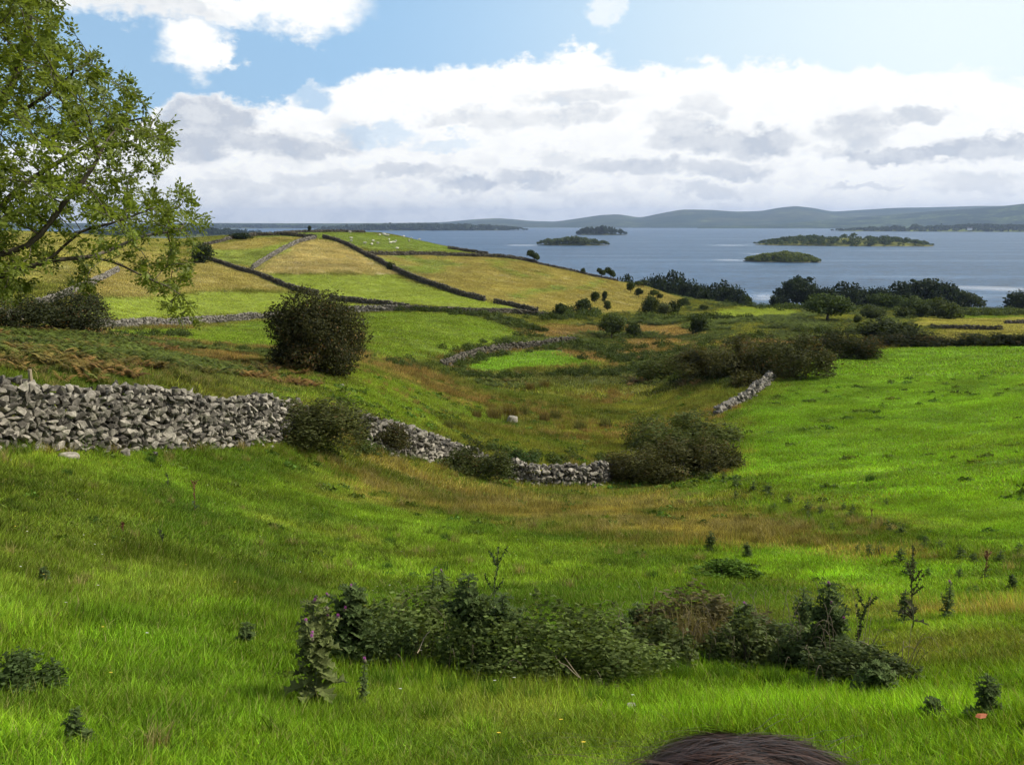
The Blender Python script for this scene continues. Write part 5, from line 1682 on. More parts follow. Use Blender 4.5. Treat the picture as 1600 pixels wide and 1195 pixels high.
    for i in cand:
        d = NN[i] - NN[PA[i]]; d /= np.linalg.norm(d) + 1e-9
        tip = not kids[i]
        for k in range(8 if tip else 3):
            if not tip and g.random() < .15: continue
            ax = d * g.uniform(.2, 1.0) + g.normal(0, .65, 3) + np.array([0, 0, .12]); ax /= np.linalg.norm(ax)
            sd = np.cross(ax, np.array([0, 0, 1.0]) + g.normal(0, .5, 3)); sd /= np.linalg.norm(sd) + 1e-9
            up = np.cross(sd, ax)
            L = g.uniform(.09, .18)
            tone = np.clip(.5 + (tone_n[i] - .5) * 1.6 + g.normal(0, .16), 0, 1)
            s0 = NN[i] + g.normal(0, .02, 3)
            for t in (0.3, .55, .8):
                for s in (-1, 1):
                    c = s0 + ax * L * t + sd * s * .028 - np.array([0, 0, .02 * t])
                    Ps.append(c); Us.append(sd * s * .85 + ax * .6 - up * g.uniform(0, .4)); Ns.append(up + g.normal(0, .35, 3)); Ss.append(.031 * g.uniform(.7, 1.3)); Ts.append(tone)
            Ps.append(s0 + ax * (L + .03)); Us.append(ax); Ns.append(up + g.normal(0, .3, 3)); Ss.append(.032); Ts.append(tone)
    Ps = np.array(Ps); Us = np.array(Us); Ns = np.array(Ns); Ss = np.array(Ss)[:, None]
    Us /= np.linalg.norm(Us, axis=1)[:, None]
    Wd = np.cross(Ns, Us); Wd /= np.linalg.norm(Wd, axis=1)[:, None] + 1e-9
    V = np.stack([Ps - Us * Ss, Ps + Wd * Ss * .5, Ps + Us * Ss, Ps - Wd * Ss * .5], 1).reshape(-1, 3)
    m = foliage_mat('ash_leaves', .48, .55, 1.4, obj_col=False, base=(0.150, 0.190, 0.031), spec=.2, rough=.5)
    lf = mesh_obj('foliage', np_mesh('foliage', V - o, np.arange(len(V)).reshape(-1, 4), m, False, {'leaf': np.repeat(np.array(Ts), 4)}), e)
    #print('tree nodes', n, 'seeded', seeded, 'leaflets', len(Ps))


build_tree()


# ------------------------------------------------------------------ weeds of the foreground
M_WEED = foliage_mat('weed_leaves', .35, .45, 1.6, spec=.08, rough=.7)
M_STEM, _t = new_mat('weed_stem')
_t.n('ShaderNodeOutputMaterial', ins={0: _t.n('ShaderNodeBsdfPrincipled', ins={'Base Color': (0.085, 0.105, 0.04, 1), 'Roughness': .7})})
M_DEAD, _t = new_mat('dead_stalk')
_t.n('ShaderNodeOutputMaterial', ins={0: _t.n('ShaderNodeBsdfPrincipled', ins={'Base Color': (0.30, 0.24, 0.15, 1), 'Roughness': .8})})
M_PURPLE, _t = new_mat('thistle_flower')
_tc = _t.n('ShaderNodeNewGeometry')
_t.n('ShaderNodeOutputMaterial', ins={0: _t.n('ShaderNodeBsdfPrincipled', ins={'Base Color': (0.42, 0.11, 0.36, 1), 'Roughness': .7})})
M_BUD, _t = new_mat('thistle_bud')
_t.n('ShaderNodeOutputMaterial', ins={0: _t.n('ShaderNodeBsdfPrincipled', ins={'Base Color': (0.10, 0.085, 0.05, 1), 'Roughness': .7})})
M_RUST, _t = new_mat('dock_seed')
_at = _t.n('ShaderNodeAttribute', attribute_name='leaf')
_t.n('ShaderNodeOutputMaterial', ins={0: _t.n('ShaderNodeBsdfPrincipled', ins={'Base Color': _t.mix(_at.outputs['Fac'], (0.10, 0.035, 0.018), (0.26, 0.10, 0.045)), 'Roughness': .8})})


def spiny_leaf(base, ax, up, L, w, g, lobes=5):
    """a jagged thistle leaf bent over along its length"""
    sd = np.cross(ax, up); sd /= np.linalg.norm(sd) + 1e-9
    up = np.cross(sd, ax)
    t = np.linspace(0, 1, lobes * 2 + 1)
    env = np.sin(np.clip(t * 1.08 + .03, 0, 1) * math.pi) ** .6
    zig = np.where(np.arange(len(t)) % 2 == 0, .38, 1.0)
    hw = w * env * zig
    droop = -L * .45 * t ** 2
    mid = base + np.outer(t * L, ax) + np.outer(droop, [0, 0, 1.0])
    lift = np.where(np.arange(len(t)) % 2 == 0, 0, .35)[:, None] * hw[:, None] * up
    fw = np.where(np.arange(len(t)) % 2 == 0, 0, .5)[:, None] * hw[:, None] * ax
    Lf = mid + sd * hw[:, None] + lift + fw; Rt = mid - sd * hw[:, None] + lift + fw
    V = np.concatenate([mid, Lf, Rt]); n = len(t)
    i = np.arange(n - 1)
    F = np.concatenate([np.stack([i, i + 1, n + i + 1, n + i], 1), np.stack([i, 2 * n + i, 2 * n + i + 1, i + 1], 1)])
    return V, F


def gather(parts):
    Vs, Fs, Ts, off = [], [], [], 0
    for V, F, t in parts:
        Vs.append(V); Fs.append(F + off); Ts.append(np.full(len(V), t)); off += len(V)
    return np.vstack(Vs), np.vstack(Fs), np.concatenate(Ts)


HEADS = {}


def flower_head(r):
    """ovoid spiny bud and a tuft of florets, as two meshes"""
    if 'bud' not in HEADS:
        g = np.random.default_rng(3)
        prof = [(0, -1.0), (.55, -.8), (.82, -.3), (.72, .3), (.5, .62), (.4, .7)]
        a = np.linspace(0, 6.283, 14, endpoint=False)
        V = np.array([[rr * math.cos(t) * (1.12 if (k + j) % 2 else .92), rr * math.sin(t) * (1.12 if (k + j) % 2 else .92), z] for j, (rr, z) in enumerate(prof) for k, t in enumerate(a)])
        idx = np.arange(len(prof) * 14).reshape(-1, 14); nx = np.roll(idx, -1, 1)
        F = np.stack([idx[:-1], nx[:-1], nx[1:], idx[1:]], -1).reshape(-1, 4)
        HEADS['bud'] = np_mesh('bud', V, F, M_BUD, False)
        pts = []
        for i in range(70):
            t = g.uniform(0, 6.283); d = g.uniform(0, .42); o = g.uniform(.5, 1.0)
            b = np.array([math.cos(t) * d, math.sin(t) * d, .55]); tip = np.array([math.cos(t) * d * (1 + o), math.sin(t) * d * (1 + o), .55 + g.uniform(.7, 1.15)])
            pts.append((np.array([b, (b + tip) / 2, tip]), np.array([.05, .05, .02])))
        V, F = tubes(pts, 4)
        HEADS['tuft'] = np_mesh('tuft', V, F, M_PURPLE, False)
    return HEADS['bud'], HEADS['tuft']


def thistle(label, px, base, top, seed, color=(0.050, 0.082, 0.026), w_px=60, heads=0, dead=False, branches=4, dens=1.0, name='thistle', cat='thistle', r=None, stem_mat=None, group=None):
    g = np.random.default_rng(seed)
    p = at_r(px, r) if r else on_ground(px, base)
    rr = math.hypot(p.x, p.y)
    _, te = pix_ang(px, top)
    h = max(CAM_Z + rr * float(te) - p.z, .1)
    w = w_px * rr / F_PX * .5
    e = empty(name, tuple(p)); tag(e, label, cat, group)
    paths = [(bent((0, 0, -.03), (g.normal(0, .05) * h, g.normal(0, .05) * h, h * .93), 8, .12, g), np.linspace(.011, .005, 8) * (h / .8) ** .5)]
    for k in range(branches):
        main = paths[0][0]; t0 = g.uniform(.25, .75); i = int(t0 * 7)
        a = g.uniform(0, 6.283)
        end = main[i] + np.array([math.cos(a) * w * g.uniform(.3, .8), math.sin(a) * w * g.uniform(.3, .8), h * (g.uniform(.82, 1.0) - t0) * g.uniform(.6, .95)])
        paths.append((bent(main[i], end, 6, .12, g, .06), np.linspace(.007, .0035, 6) * (h / .8) ** .5))
    V, F = tubes(paths, 6)
    mesh_obj('stem', np_mesh('stem', V, F, stem_mat or M_STEM, True), e)
    parts = []
    for bi, (P, rad) in enumerate(paths):
        nl = int((46 if bi == 0 else 16) * dens)
        for k in range(nl):
            t = (k + g.random()) / nl
            t = t ** (0.85 if bi == 0 else 1)
            f = t * (len(P) - 1); i = min(int(f), len(P) - 2); c = P[i] + (P[i + 1] - P[i]) * (f - i)
            a = k * 2.4 + g.normal(0, .3)
            L = w * (1.15 - .72 * t) * g.uniform(.6, 1.2) * (1 if bi == 0 else .6)
            ax = np.array([math.cos(a), math.sin(a), g.uniform(.15, .75)]); ax /= np.linalg.norm(ax)
            V, F = spiny_leaf(c, ax, np.array([0, 0, 1.0]), max(L, .03), L * .27, g)
            parts.append((V, F, float(np.clip(g.normal(.5, .22), 0, 1))))
    V, F, T = gather(parts)
    lf = mesh_obj('leaves', np_mesh('leaves', V, F, M_WEED, False, {'leaf': T}), e); lf.color = (*color, 1)
    if heads:
        bud, tuft = flower_head(1)
        tops = [P[-1] for P, _ in paths]
        for k in range(heads):
            c = tops[k % len(tops)] + (g.normal(0, .03, 3) if k >= len(tops) else 0)
            hd = mesh_obj('flower_head', bud, e, tuple(c)); s = .016 * g.uniform(.8, 1.2)
            hd.scale = (s, s, s * 1.1); hd.rotation_euler = (g.normal(0, .35), g.normal(0, .35), 0)
            if k < heads * .75: mesh_obj('tuft', tuft, hd)
    return e


def dock(label, px, base, top, seed, color_mat=None, group=None, leaf_col=(0.06, 0.09, 0.03), name='dock_plant'):
    """upright dock: seed spikes on a branched stalk above a few broad leaves"""
    g = np.random.default_rng(seed)
    p = on_ground(px, base); rr = math.hypot(p.x, p.y)
    _, te = pix_ang(px, top)
    h = max(CAM_Z + rr * float(te) - p.z, .1)
    e = empty(name, tuple(p)); tag(e, label, 'weed', group)
    paths = [(bent((0, 0, -.03), (g.normal(0, .06) * h, g.normal(0, .05) * h, h), 8, .1, g), np.linspace(.007, .003, 8))]
    for k in range(5):
        i = int(g.integers(3, 7)); a = g.uniform(0, 6.283); b = paths[0][0][i]
        paths.append((bent(b, b + np.array([math.cos(a) * h * .12, math.sin(a) * h * .12, h * g.uniform(.15, .28)]), 5, .1, g), np.linspace(.004, .002, 5)))
    V, F = tubes(paths, 5)
    mesh_obj('stem', np_mesh('stem', V, F, M_RUST if color_mat is None else M_STEM, True, {'leaf': np.full(len(V), .3)}), e)
    for bi, (P, _) in enumerate(paths):
        t0 = .42 if bi == 0 else .2
        m_ = max(int((h / .010) * (1 if bi == 0 else .4)), 14)
        f = np.linspace(t0, 1, m_) * (len(P) - 1); i = np.minimum(f.astype(int), len(P) - 2)
        Q = P[i] + (P[i + 1] - P[i]) * (f - i)[:, None] + g.normal(0, .007, (m_, 3))
        V, F = leaf_quads(Q, g.normal(0, 1, (m_, 3)), .012, .8, .5, g)
        s = mesh_obj('seed_spike', np_mesh('seed_spike', V, F, M_RUST if color_mat is None else M_WEED, False, {'leaf': np.repeat(g.random(m_), 4)}), e)
        s.color = (*leaf_col, 1)
    parts = []
    for k in range(9):
        a = g.uniform(0, 6.283); ax = np.array([math.cos(a), math.sin(a), g.uniform(.3, 1.2)]); ax /= np.linalg.norm(ax)
        V, F = spiny_leaf(np.array([0, 0, h * g.uniform(0, .35)]), ax, np.array([0, 0, 1.0]), h * g.uniform(.18, .3), h * .05, g, 3)
        parts.append((V, F, float(g.random())))
    V, F, T = gather(parts)
    lf = mesh_obj('leaves', np_mesh('leaves', V, F, M_WEED, False, {'leaf': T}), e); lf.color = (*leaf_col, 1)
    return e


TH = (0.100, 0.138, 0.046); TD = (0.078, 0.112, 0.036)
thistle('tall thistle with purple flower heads standing at the left end of the weed bed', 492, 1100, 930, 1, (0.130, 0.155, 0.052), 118, 12, branches=9, dens=1.5)
thistle('dark leafy thistle with two small purple heads behind the tall flowering one', 552, 1040, 905, 2, TD, 110, 3, branches=8, dens=1.8)
thistle('narrow thistle with a pointed top rising from the bramble', 668, 1000, 872, 3, TH, 62, 0, branches=3, dens=1.3)
thistle('tallest dark weed in the middle of the weed bed', 738, 1040, 888, 4, TD, 120, 0, branches=8, dens=1.9)
thistle('broad dark thistle leaning beside the tallest weed', 790, 1045, 915, 5, TD, 100, 0, branches=6, dens=1.6)
dock('thin dark seed stalk sticking up behind the tallest weed', 771, 985, 858, 6, 1, leaf_col=(0.05, 0.07, 0.03))
thistle('low thistle on the right shoulder of the bramble', 1000, 1000, 935, 8, TH, 60, 0, dens=1.2)
thistle('dark weed between the bramble and the dry grass', 975, 1035, 955, 9, TD, 70, 0, dens=1.4)
thistle('bushy thistle at the right of the dry grass', 1165, 1030, 935, 10, TH, 80, 2, branches=5, dens=1.5)
thistle('tall dark thistle with a flat top near the bare soil', 1290, 1050, 905, 11, TD, 100, 3, branches=7, dens=1.9)
thistle('shorter thistle leaning on the tall flat topped one', 1252, 1020, 915, 12, TH, 62, 0, dens=1.3)
dock('bare dark stalk just right of the tall flat topped thistle', 1328, 1045, 925, 13, 1, leaf_col=(0.05, 0.065, 0.03))
thistle('sprawling low weed at the right end of the weed bed', 1368, 1085, 1030, 14, TH, 95, 0, branches=5, dens=1.1)
dock('tall slender weed alone at right above the worn path', 1424, 985, 850, 15, 1, leaf_col=(0.06, 0.06, 0.03))
thistle('small dark thistle at the foot of the tall slender weed', 1413, 975, 918, 16, TD, 34, 0, dens=1.0)
thistle('slim thistle right of the tall slender weed', 1476, 970, 905, 17, TH, 32, 1, dens=1.1)
thistle('branched thistle alone near the lower right corner', 1535, 1125, 1045, 18, TD, 62, 0, branches=4, dens=1.2)
thistle('low weed left of the branched lower right thistle', 1458, 1120, 1090, 19, TH, 60, 0, dens=.9)
thistle('small dark thistle at the right edge above the worn path', 1581, 922, 895, 20, TD, 22, 0, dens=1.2)
dock('rusty dock stalk at the right of the bright field', 1540, 907, 862, 21)
dock('thin rusty dock in the bright field left of the taller one', 1362, 812, 796, 22)
dock('brown dead stalk standing in the left pasture', 305, 800, 752, 23)
dock('dark seed stalk below the high stone wall', 262, 766, 738, 24, 1, leaf_col=(0.05, 0.06, 0.03))
dock('leaning rusty dock lying over in the left pasture', 192, 832, 816, 25)
dock('small dark stalk in the left pasture below the dead one', 255, 852, 825, 26, 1, leaf_col=(0.05, 0.06, 0.03))
thistle('dark thistle above the bright strip of grass', 1108, 862, 828, 27, TD, 26, 0, dens=1.4)
thistle('second dark thistle on the bright strip of grass', 1168, 872, 846, 28, TD, 24, 0, dens=1.4)
thistle('dark thistle casting a shadow near the lower left corner', 124, 1165, 1102, 29, TD, 58, 0, branches=4, dens=1.5)
thistle('small thistle beside the dark tussock at the left edge', 68, 910, 884, 30, TD, 30, 0, dens=1.0)
thistle('low thistle in the left pasture in front of the flowering one', 384, 1004, 970, 31, TD, 44, 0, dens=1.2)
thistle('leafy weed below the bramble with a pink flower', 568, 1105, 1028, 32, TH, 40, 1, dens=.7)
thistle('small thistle with reddish heads at the top of the weed bed', 690, 935, 888, 33, TH, 40, 1, dens=.9)
for i, (px, b, t_) in enumerate([(1130, 755, 735), (1150, 762, 740), (1178, 768, 750), (1200, 775, 752), (1232, 790, 770), (1262, 800, 778), (1282, 806, 788), (1318, 800, 784), (1330, 806, 786), (1390, 832, 816), (1408, 835, 815), (1262, 815, 796), (1210, 800, 785), (1446, 856, 836), (1470, 860, 842),
                              (1500, 875, 852), (1522, 880, 862), (1356, 870, 848), (1340, 865, 850), (1372, 868, 846), (1560, 880, 858), (1590, 868, 848), (1405, 880, 852), (1450, 900, 884), (1500, 905, 885), (1420, 900, 872), (1150, 780, 765), (1110, 750, 736), (1385, 790, 778), (1300, 830, 815)]):
    thistle('small dark thistle dotted along the edge of the bright field', px, b, t_, 60 + i, TD, (b - t_) * 1.1, 0, branches=2, dens=.55, name='small_thistle', group='small thistles scattered along the edge of the bright field')

LV = (0.118, 0.156, 0.044)
heap('tangled bramble with pale green leaves around the tall weeds', 650, 1040, 918, 260, LV, 31, 6500, .017, .55, mat=M_WEED)
heap('sprawling bramble with bare pale stems in front of the tall weeds', 885, 1072, 938, 330, LV, 32, 9000, .014, .5, mat=M_WEED)
heap('low bramble between the dry grass and the tall flat topped thistle', 1215, 1042, 968, 180, (0.082, 0.108, 0.044), 33, 4500, .022, .5, mat=M_WEED)
heap('trailing bramble at the foot of the tall flat topped thistle', 1345, 1072, 1000, 160, (0.084, 0.108, 0.044), 34, 3800, .024, .5, mat=M_WEED)
heap('weedy green clump above the dry grass', 1135, 905, 874, 110, (0.085, 0.150, 0.022), 35, 4000, .024, .6, mat=M_WEED)

heap('low green tangle between the two flowering thistles and the bramble', 580, 1048, 955, 150, (0.085, 0.120, 0.040), 36, 4500, .022, .6, mat=M_WEED)
heap('dark leafy heap around the foot of the tallest weed', 760, 1058, 945, 170, (0.090, 0.124, 0.036), 37, 5000, .021, .6, mat=M_WEED)
heap('thin green growth between the sprawling bramble and the dry grass', 1015, 1050, 962, 150, (0.095, 0.120, 0.042), 38, 3200, .024, .6, mat=M_WEED)
heap('brownish tangle of stems behind the dry grass', 1100, 1015, 930, 220, (0.125, 0.11, 0.052), 39, 5200, .019, .5, mat=M_WEED)
heap('leafy tangle right of the dry grass', 1165, 1045, 965, 130, (0.095, 0.120, 0.044), 46, 3200, .025, .6, mat=M_WEED)
heap('dark leafy heap around the tall flat topped thistle', 1290, 1055, 965, 150, (0.080, 0.108, 0.040), 47, 4200, .022, .6, mat=M_WEED)
heap('rank green tangle at the left edge of the view', 25, 1090, 1010, 110, (0.070, 0.105, 0.034), 48, 4200, .022, .6, mat=M_WEED, name='nettle_patch')

# arching canes through every bramble of the weed bed
M_CANE, _t = new_mat('bramble_cane')
_t.n('ShaderNodeOutputMaterial', ins={0: _t.n('ShaderNodeBsdfPrincipled', ins={'Base Color': (0.14, 0.105, 0.065, 1), 'Roughness': .7})})
canes = []
for k in range(3):
    g_ = np.random.default_rng(700 + k); ps = []
    for i in range(24):
        a_ = g_.uniform(0, 6.283); d_ = .4 * math.sqrt(g_.random()); b_ = np.array([math.cos(a_) * d_, math.sin(a_) * d_, -.02])
        a2 = a_ + g_.normal(0, 1.0); ln = g_.uniform(.12, .34)
        tt = np.linspace(0, 1, 9)
        hh = g_.uniform(.35, .95) * (1 - d_)
        P_ = b_ + np.outer(tt * ln, [math.cos(a2), math.sin(a2), 0]) + np.outer(hh * (1.9 * tt - (.9 + g_.uniform(0, .8)) * tt ** 2.2), [0, 0, 1])
        ps.append((P_, np.linspace(.0026, .0012, 9)))
    V, F = tubes(ps, 5)
    canes.append(np_mesh('canes', V, F, M_CANE, True))
ci_ = 0
for o_ in list(bpy.data.objects):
    if o_.parent is None and o_.get('category') == 'bramble' and math.hypot(o_.location.x, o_.location.y) < 12 and o_.name.startswith('bramble'):
        c_ = mesh_obj('canes', canes[ci_ % 3], o_); ci_ += 1
        c_.scale = o_.children[0].scale
# long grass growing up round the weed bed
for i, (px, b, h, lab) in enumerate([(600, 1075, 46, 'grass tuft at the left front of the weed bed'), (655, 1070, 40, 'grass tuft in front of the left bramble'), (705, 1085, 44, 'grass tuft between the left bramble and the tallest weed'), (770, 1092, 44, 'grass tuft at the foot of the tallest weed'),
                                     (830, 1098, 36, 'grass tuft left of the pale dead stems'), (930, 1098, 40, 'grass tuft right of the pale dead stems'), (990, 1080, 44, 'grass tuft at the right front of the sprawling bramble'), (1060, 1062, 46, 'green grass tuft in front of the dry grass'),
                                     (1130, 1062, 44, 'grass tuft in front of the leafy tangle'), (1210, 1068, 42, 'grass tuft in front of the low bramble'), (1262, 1082, 40, 'grass tuft left of the tall flat topped thistle'), (530, 1110, 40, 'grass tuft right of the flowering thistle')]):
    tussock(px, b, h, (0.10, 0.185, 0.018), lab, name='grass_tussock', cat='grass tussock')

# dead stems of the bramble, each caught in the leaves
for lab, a_, b_ in [('long pale dead stem slanting across the sprawling bramble', (812, 972, 6.6), (908, 1060, 5.7)), ('shorter pale dead stem lying beside the long one', (850, 1020, 6.2), (905, 1058, 5.6)), ('thin dark stem trailing from the low bramble at right', (1320, 1000, 7.3), (1400, 1062, 6.0)),
                    ('curved pale stem in the left bramble', (652, 1020, 6.4), (672, 985, 6.7))]:
    P = []
    for px, py, r in (a_, b_):
        az, te = pix_ang(px, py); P.append((math.sin(float(az)) * r, math.cos(float(az)) * r, CAM_Z + r * float(te)))
    pth = bent(P[0], P[1], 9, .12, rng, .06)
    V, F = tubes([(pth, np.linspace(.0045, .003, 9))], 6)
    ob = mesh_obj('dead_stem', np_mesh('dead_stem', V - pth[0], F, M_DEAD, True), None, tuple(pth[0])); tag(ob, lab, 'dead stem')

# dry grass in the weed bed
for i, (px, b, h, lab) in enumerate([(1085, 1020, 92, 'tall tussock of dry tawny grass in the middle of the weed bed'), (1115, 1015, 70, 'smaller dry tussock right of the tall tawny one'), (1050, 1018, 60, 'dry tussock left of the tall tawny one'), (1195, 985, 40, 'short dry tussock by the bare soil')]):
    tussock(px, b, h, (0.175, 0.145, 0.062), lab, name='dry_grass_tussock', cat='grass tussock')


# ------------------------------------------------------------------ boulders
def boulder(label, px, base, w_px, h_px, seed):
    import bmesh
    g = np.random.default_rng(seed)
    p = on_ground(px, base); rr = math.hypot(p.x, p.y); w = w_px * rr / F_PX; h = h_px * rr / F_PX
    bm = bmesh.new(); bmesh.ops.create_icosphere(bm, subdivisions=3, radius=1)
    for v in bm.verts:
        c = np.array(v.co)
        k = .75 + .5 * float(fbm(np.array([c[0] * 1.3 + seed]), np.array([c[1] * 1.3 + c[2]]), 1.1, 3, seed)[0])
        v.co = v.co * k
        v.co.z = max(v.co.z, -.4); v.co.z = min(v.co.z, .62)
    me = bpy.data.meshes.new('boulder'); bm.to_mesh(me); bm.free()
    at = me.attributes.new('stone', 'FLOAT', 'POINT'); at.data.foreach_set('value', np.full(len(me.vertices), .75, np.float32))
    me.materials.append(M_STONE)
    o = mesh_obj('boulder', me, None, (p.x, p.y, p.z + h * .15)); o.scale = (w * .5, w * .42, h)
    o.rotation_euler = (.1, .1, g.uniform(0, 3)); tag(o, label, 'boulder')


boulder('pale flat boulder lying among the rush tussocks', 800, 660, 24, 13, 1)
boulder('half buried pale stone at the foot of the high wall', 106, 716, 30, 9, 2)
boulder('small pale stone low in the grass near the middle', 986, 1106, 20, 8, 3)
boulder('pale rock showing in the slope above the pasture', 534, 604, 8, 5, 4)
boulder('grey rock outcrop half hidden behind the big tree', 64, 490, 30, 10, 5)

# wooden stake in the high wall
p = on_ground(36, 640); p = at_r(36, 21.0)
V, F = tubes([(np.array([[0, 0, -.3], [.01, 0, .6], [.03, .01, 1.0], [.03, .01, 1.5], [.03, .01, 1.51]]), np.array([.045, .045, .043, .04, .002]))], 7)
st = mesh_obj('fence_post', np_mesh('fence_post', V, F, M_DEAD, False), None, tuple(p)); tag(st, 'weathered wooden stake standing up behind the high stone wall', 'fence post')

# a fallen rust coloured leaf
p = on_ground(1530, 1142)
V = .55 * np.array([[-.05, 0, .03], [-.02, .028, .045], [.03, .022, .05], [.06, 0, .06], [.03, -.025, .035], [-.02, -.03, .03], [0, 0, .055]]); F = np.array([[6, i, (i + 1) % 6] for i in range(6)])
lfm, _t = new_mat('rust_leaf'); _t.n('ShaderNodeOutputMaterial', ins={0: _t.n('ShaderNodeBsdfPrincipled', ins={'Base Color': (0.42, 0.12, 0.04, 1), 'Roughness': .7})})
lo = mesh_obj('fallen_leaf', np_mesh('fallen_leaf', V, F, lfm, False), None, (p.x, p.y, p.z + .06)); tag(lo, 'curled orange dead leaf lying in the grass near the lower right corner', 'leaf')


# ------------------------------------------------------------------ little flowers in the turf
def flower_clump(name, petal):
    Vs, Fs, off = [], [], 0
    for k in range(7):
        a = k * 6.283 / 7
        c = np.array([math.cos(a), math.sin(a), 0]); s = np.array([-math.sin(a), math.cos(a), 0])
        Vs.append(np.array([[0, 0, .0], c * .6 + s * .32 + [0, 0, .12], c + [0, 0, .1], c * .6 - s * .32 + [0, 0, .12]])); Fs.append(np.arange(4) + off); off += 4
    return np_mesh(name, np.vstack(Vs) + [0, 0, 9.5], np.array(Fs), None, False, {'leaf': np.full(off, .5)})


fx_, fy_ = sector(260, 3.5, 24)
kx = (np.degrees(np.arctan2(fx_, fy_)) < 12)
fx_, fy_ = fx_[kx], fy_[kx]
fcol = np.where((rng.random(len(fx_)) < .5)[:, None], np.array([[.75, .72, .66]]), np.array([[.75, .55, .06]]))
cover('wild_flowers', 'tiny white and yellow flowers scattered through the pasture', 'flowers', [flower_clump('flower', 0)], (fx_, fy_), fcol, np.full(len(fx_), .013), cover_mat('petals', .2, .9, 1.1, tint=(1, 1, 1)), .3)


# ------------------------------------------------------------------ sheep on the hilltop
def sheep_mesh():
    import bmesh
    bm = bmesh.new()
    g = np.random.default_rng(12)

    def ball(c, s, sub=2, wool=0):
        r_ = bmesh.ops.create_icosphere(bm, subdivisions=sub, radius=1)
        for v in r_['verts']:
            k = 1 + (g.normal(0, .04) if wool else 0)
            v.co = Vector((v.co.x * s[0] * k + c[0], v.co.y * s[1] * k + c[1], v.co.z * s[2] * k + c[2]))
    ball((0, 0, .62), (.56, .30, .30), 3, 1)
    ball((.42, 0, .70), (.24, .22, .24), 2, 1)
    ball((-.48, 0, .66), (.16, .2, .22), 2, 1)
    ball((.66, 0, .72), (.10, .1, .13), 2)
    n0 = len(bm.verts); nf = len(bm.faces)
    ball((.80, 0, .64), (.15, .075, .085), 2)
    ball((.66, .13, .78), (.035, .09, .03), 1); ball((.66, -.13, .78), (.035, .09, .03), 1)
    for sx in (-.36, .36):
        for sy in (-.15, .15):
            ball((sx, sy, .24), (.045, .045, .27), 2)
    ball((-.64, 0, .6), (.05, .05, .13), 1)
    bm.faces.ensure_lookup_table()
    for i, f in enumerate(bm.faces): f.material_index = 1 if i >= nf else 0; f.smooth = True
    me = bpy.data.meshes.new('sheep'); bm.to_mesh(me); bm.free()
    for nm, c in (('wool', (.58, .55, .46)), ('sheep_face', (.40, .37, .32))):
        m, t = new_mat(nm); t.n('ShaderNodeOutputMaterial', ins={0: t.n('ShaderNodeBsdfPrincipled', ins={'Base Color': (*c, 1), 'Roughness': 1.0})}); me.materials.append(m)
    return me


sm = sheep_mesh()
for i, (a, b) in enumerate([(44, 170), (44, 194), (215, 191), (205, 220), (251, 211), (268, 144), (308, 144), (332, 150), (318, 147), (340, 184), (352, 208), (370, 201), (393, 196), (405, 250), (455, 158), (515, 168), (35, 125), (497, 190), (150, 210), (300, 138), (380, 205), (575, 172)]):
    p = on_ground(540 + a / 5, 340 + b / 5)
    o = mesh_obj('sheep', sm, None, (p.x, p.y, p.z - .02)); o.rotation_euler = (0, 0, rng.uniform(0, 6.28)); s = rng.uniform(.62, .85); o.scale = (s, s, s)
    tag(o, 'white sheep grazing on the green hilltop field', 'sheep', 'sheep grazing on the hilltop')

# ------------------------------------------------------------------ white house on the far right shore
a, te = pix_ang(1515, 359.2); r_ = 3950.0
hp = (math.sin(float(a)) * r_, math.cos(float(a)) * r_, CAM_Z + r_ * float(te) - 2.0)
he = empty('white_house', hp, -float(a)); tag(he, 'small white house among the trees on the far right shore', 'house')
wm, t = new_mat('whitewash'); t.n('ShaderNodeOutputMaterial', ins={0: t.n('ShaderNodeBsdfPrincipled', ins={'Base Color': (.85, .85, .82, 1), 'Roughness': .9})})
rm, t = new_mat('slate'); t.n('ShaderNodeOutputMaterial', ins={0: t.n('ShaderNodeBsdfPrincipled', ins={'Base Color': (.11, .11, .12, 1), 'Roughness': .8})})
V = np.array([[x, y, z] for z in (0, 7.5) for x, y in ((-9, -4), (9, -4), (9, 4), (-9, 4))] + [[-9, 0, 11], [9, 0, 11]])
mesh_obj('wall', np_mesh('wall', V, [np.array([[0, 1, 5, 4], [1, 2, 6, 5], [2, 3, 7, 6], [3, 0, 4, 7]]), np.array([[4, 7, 8], [5, 9, 6]])], wm), he)
V = np.array([[-9.4, -4.6, 7.2], [9.4, -4.6, 7.2], [9.4, 0, 11.3], [-9.4, 0, 11.3], [-9.4, 4.6, 7.2], [9.4, 4.6, 7.2], [-9.4, -4.6, 7.6], [9.4, -4.6, 7.6], [9.4, 0, 11.8], [-9.4, 0, 11.8], [-9.4, 4.6, 7.6], [9.4, 4.6, 7.6]])
rf = mesh_obj('roof', np_mesh('roof', V, np.array([[0, 1, 2, 3], [3, 2, 5, 4], [6, 7, 8, 9], [9, 8, 11, 10], [0, 1, 7, 6], [4, 5, 11, 10]]), rm), he)
V = np.array([[x, y, z] for z in (10.5, 13.5) for x, y in ((6.5, -.7), (8, -.7), (8, .7), (6.5, .7))])
mesh_obj('chimney', np_mesh('chimney', V, np.array([[0, 1, 5, 4], [1, 2, 6, 5], [2, 3, 7, 6], [3, 0, 4, 7], [4, 5, 6, 7]]), wm), rf)


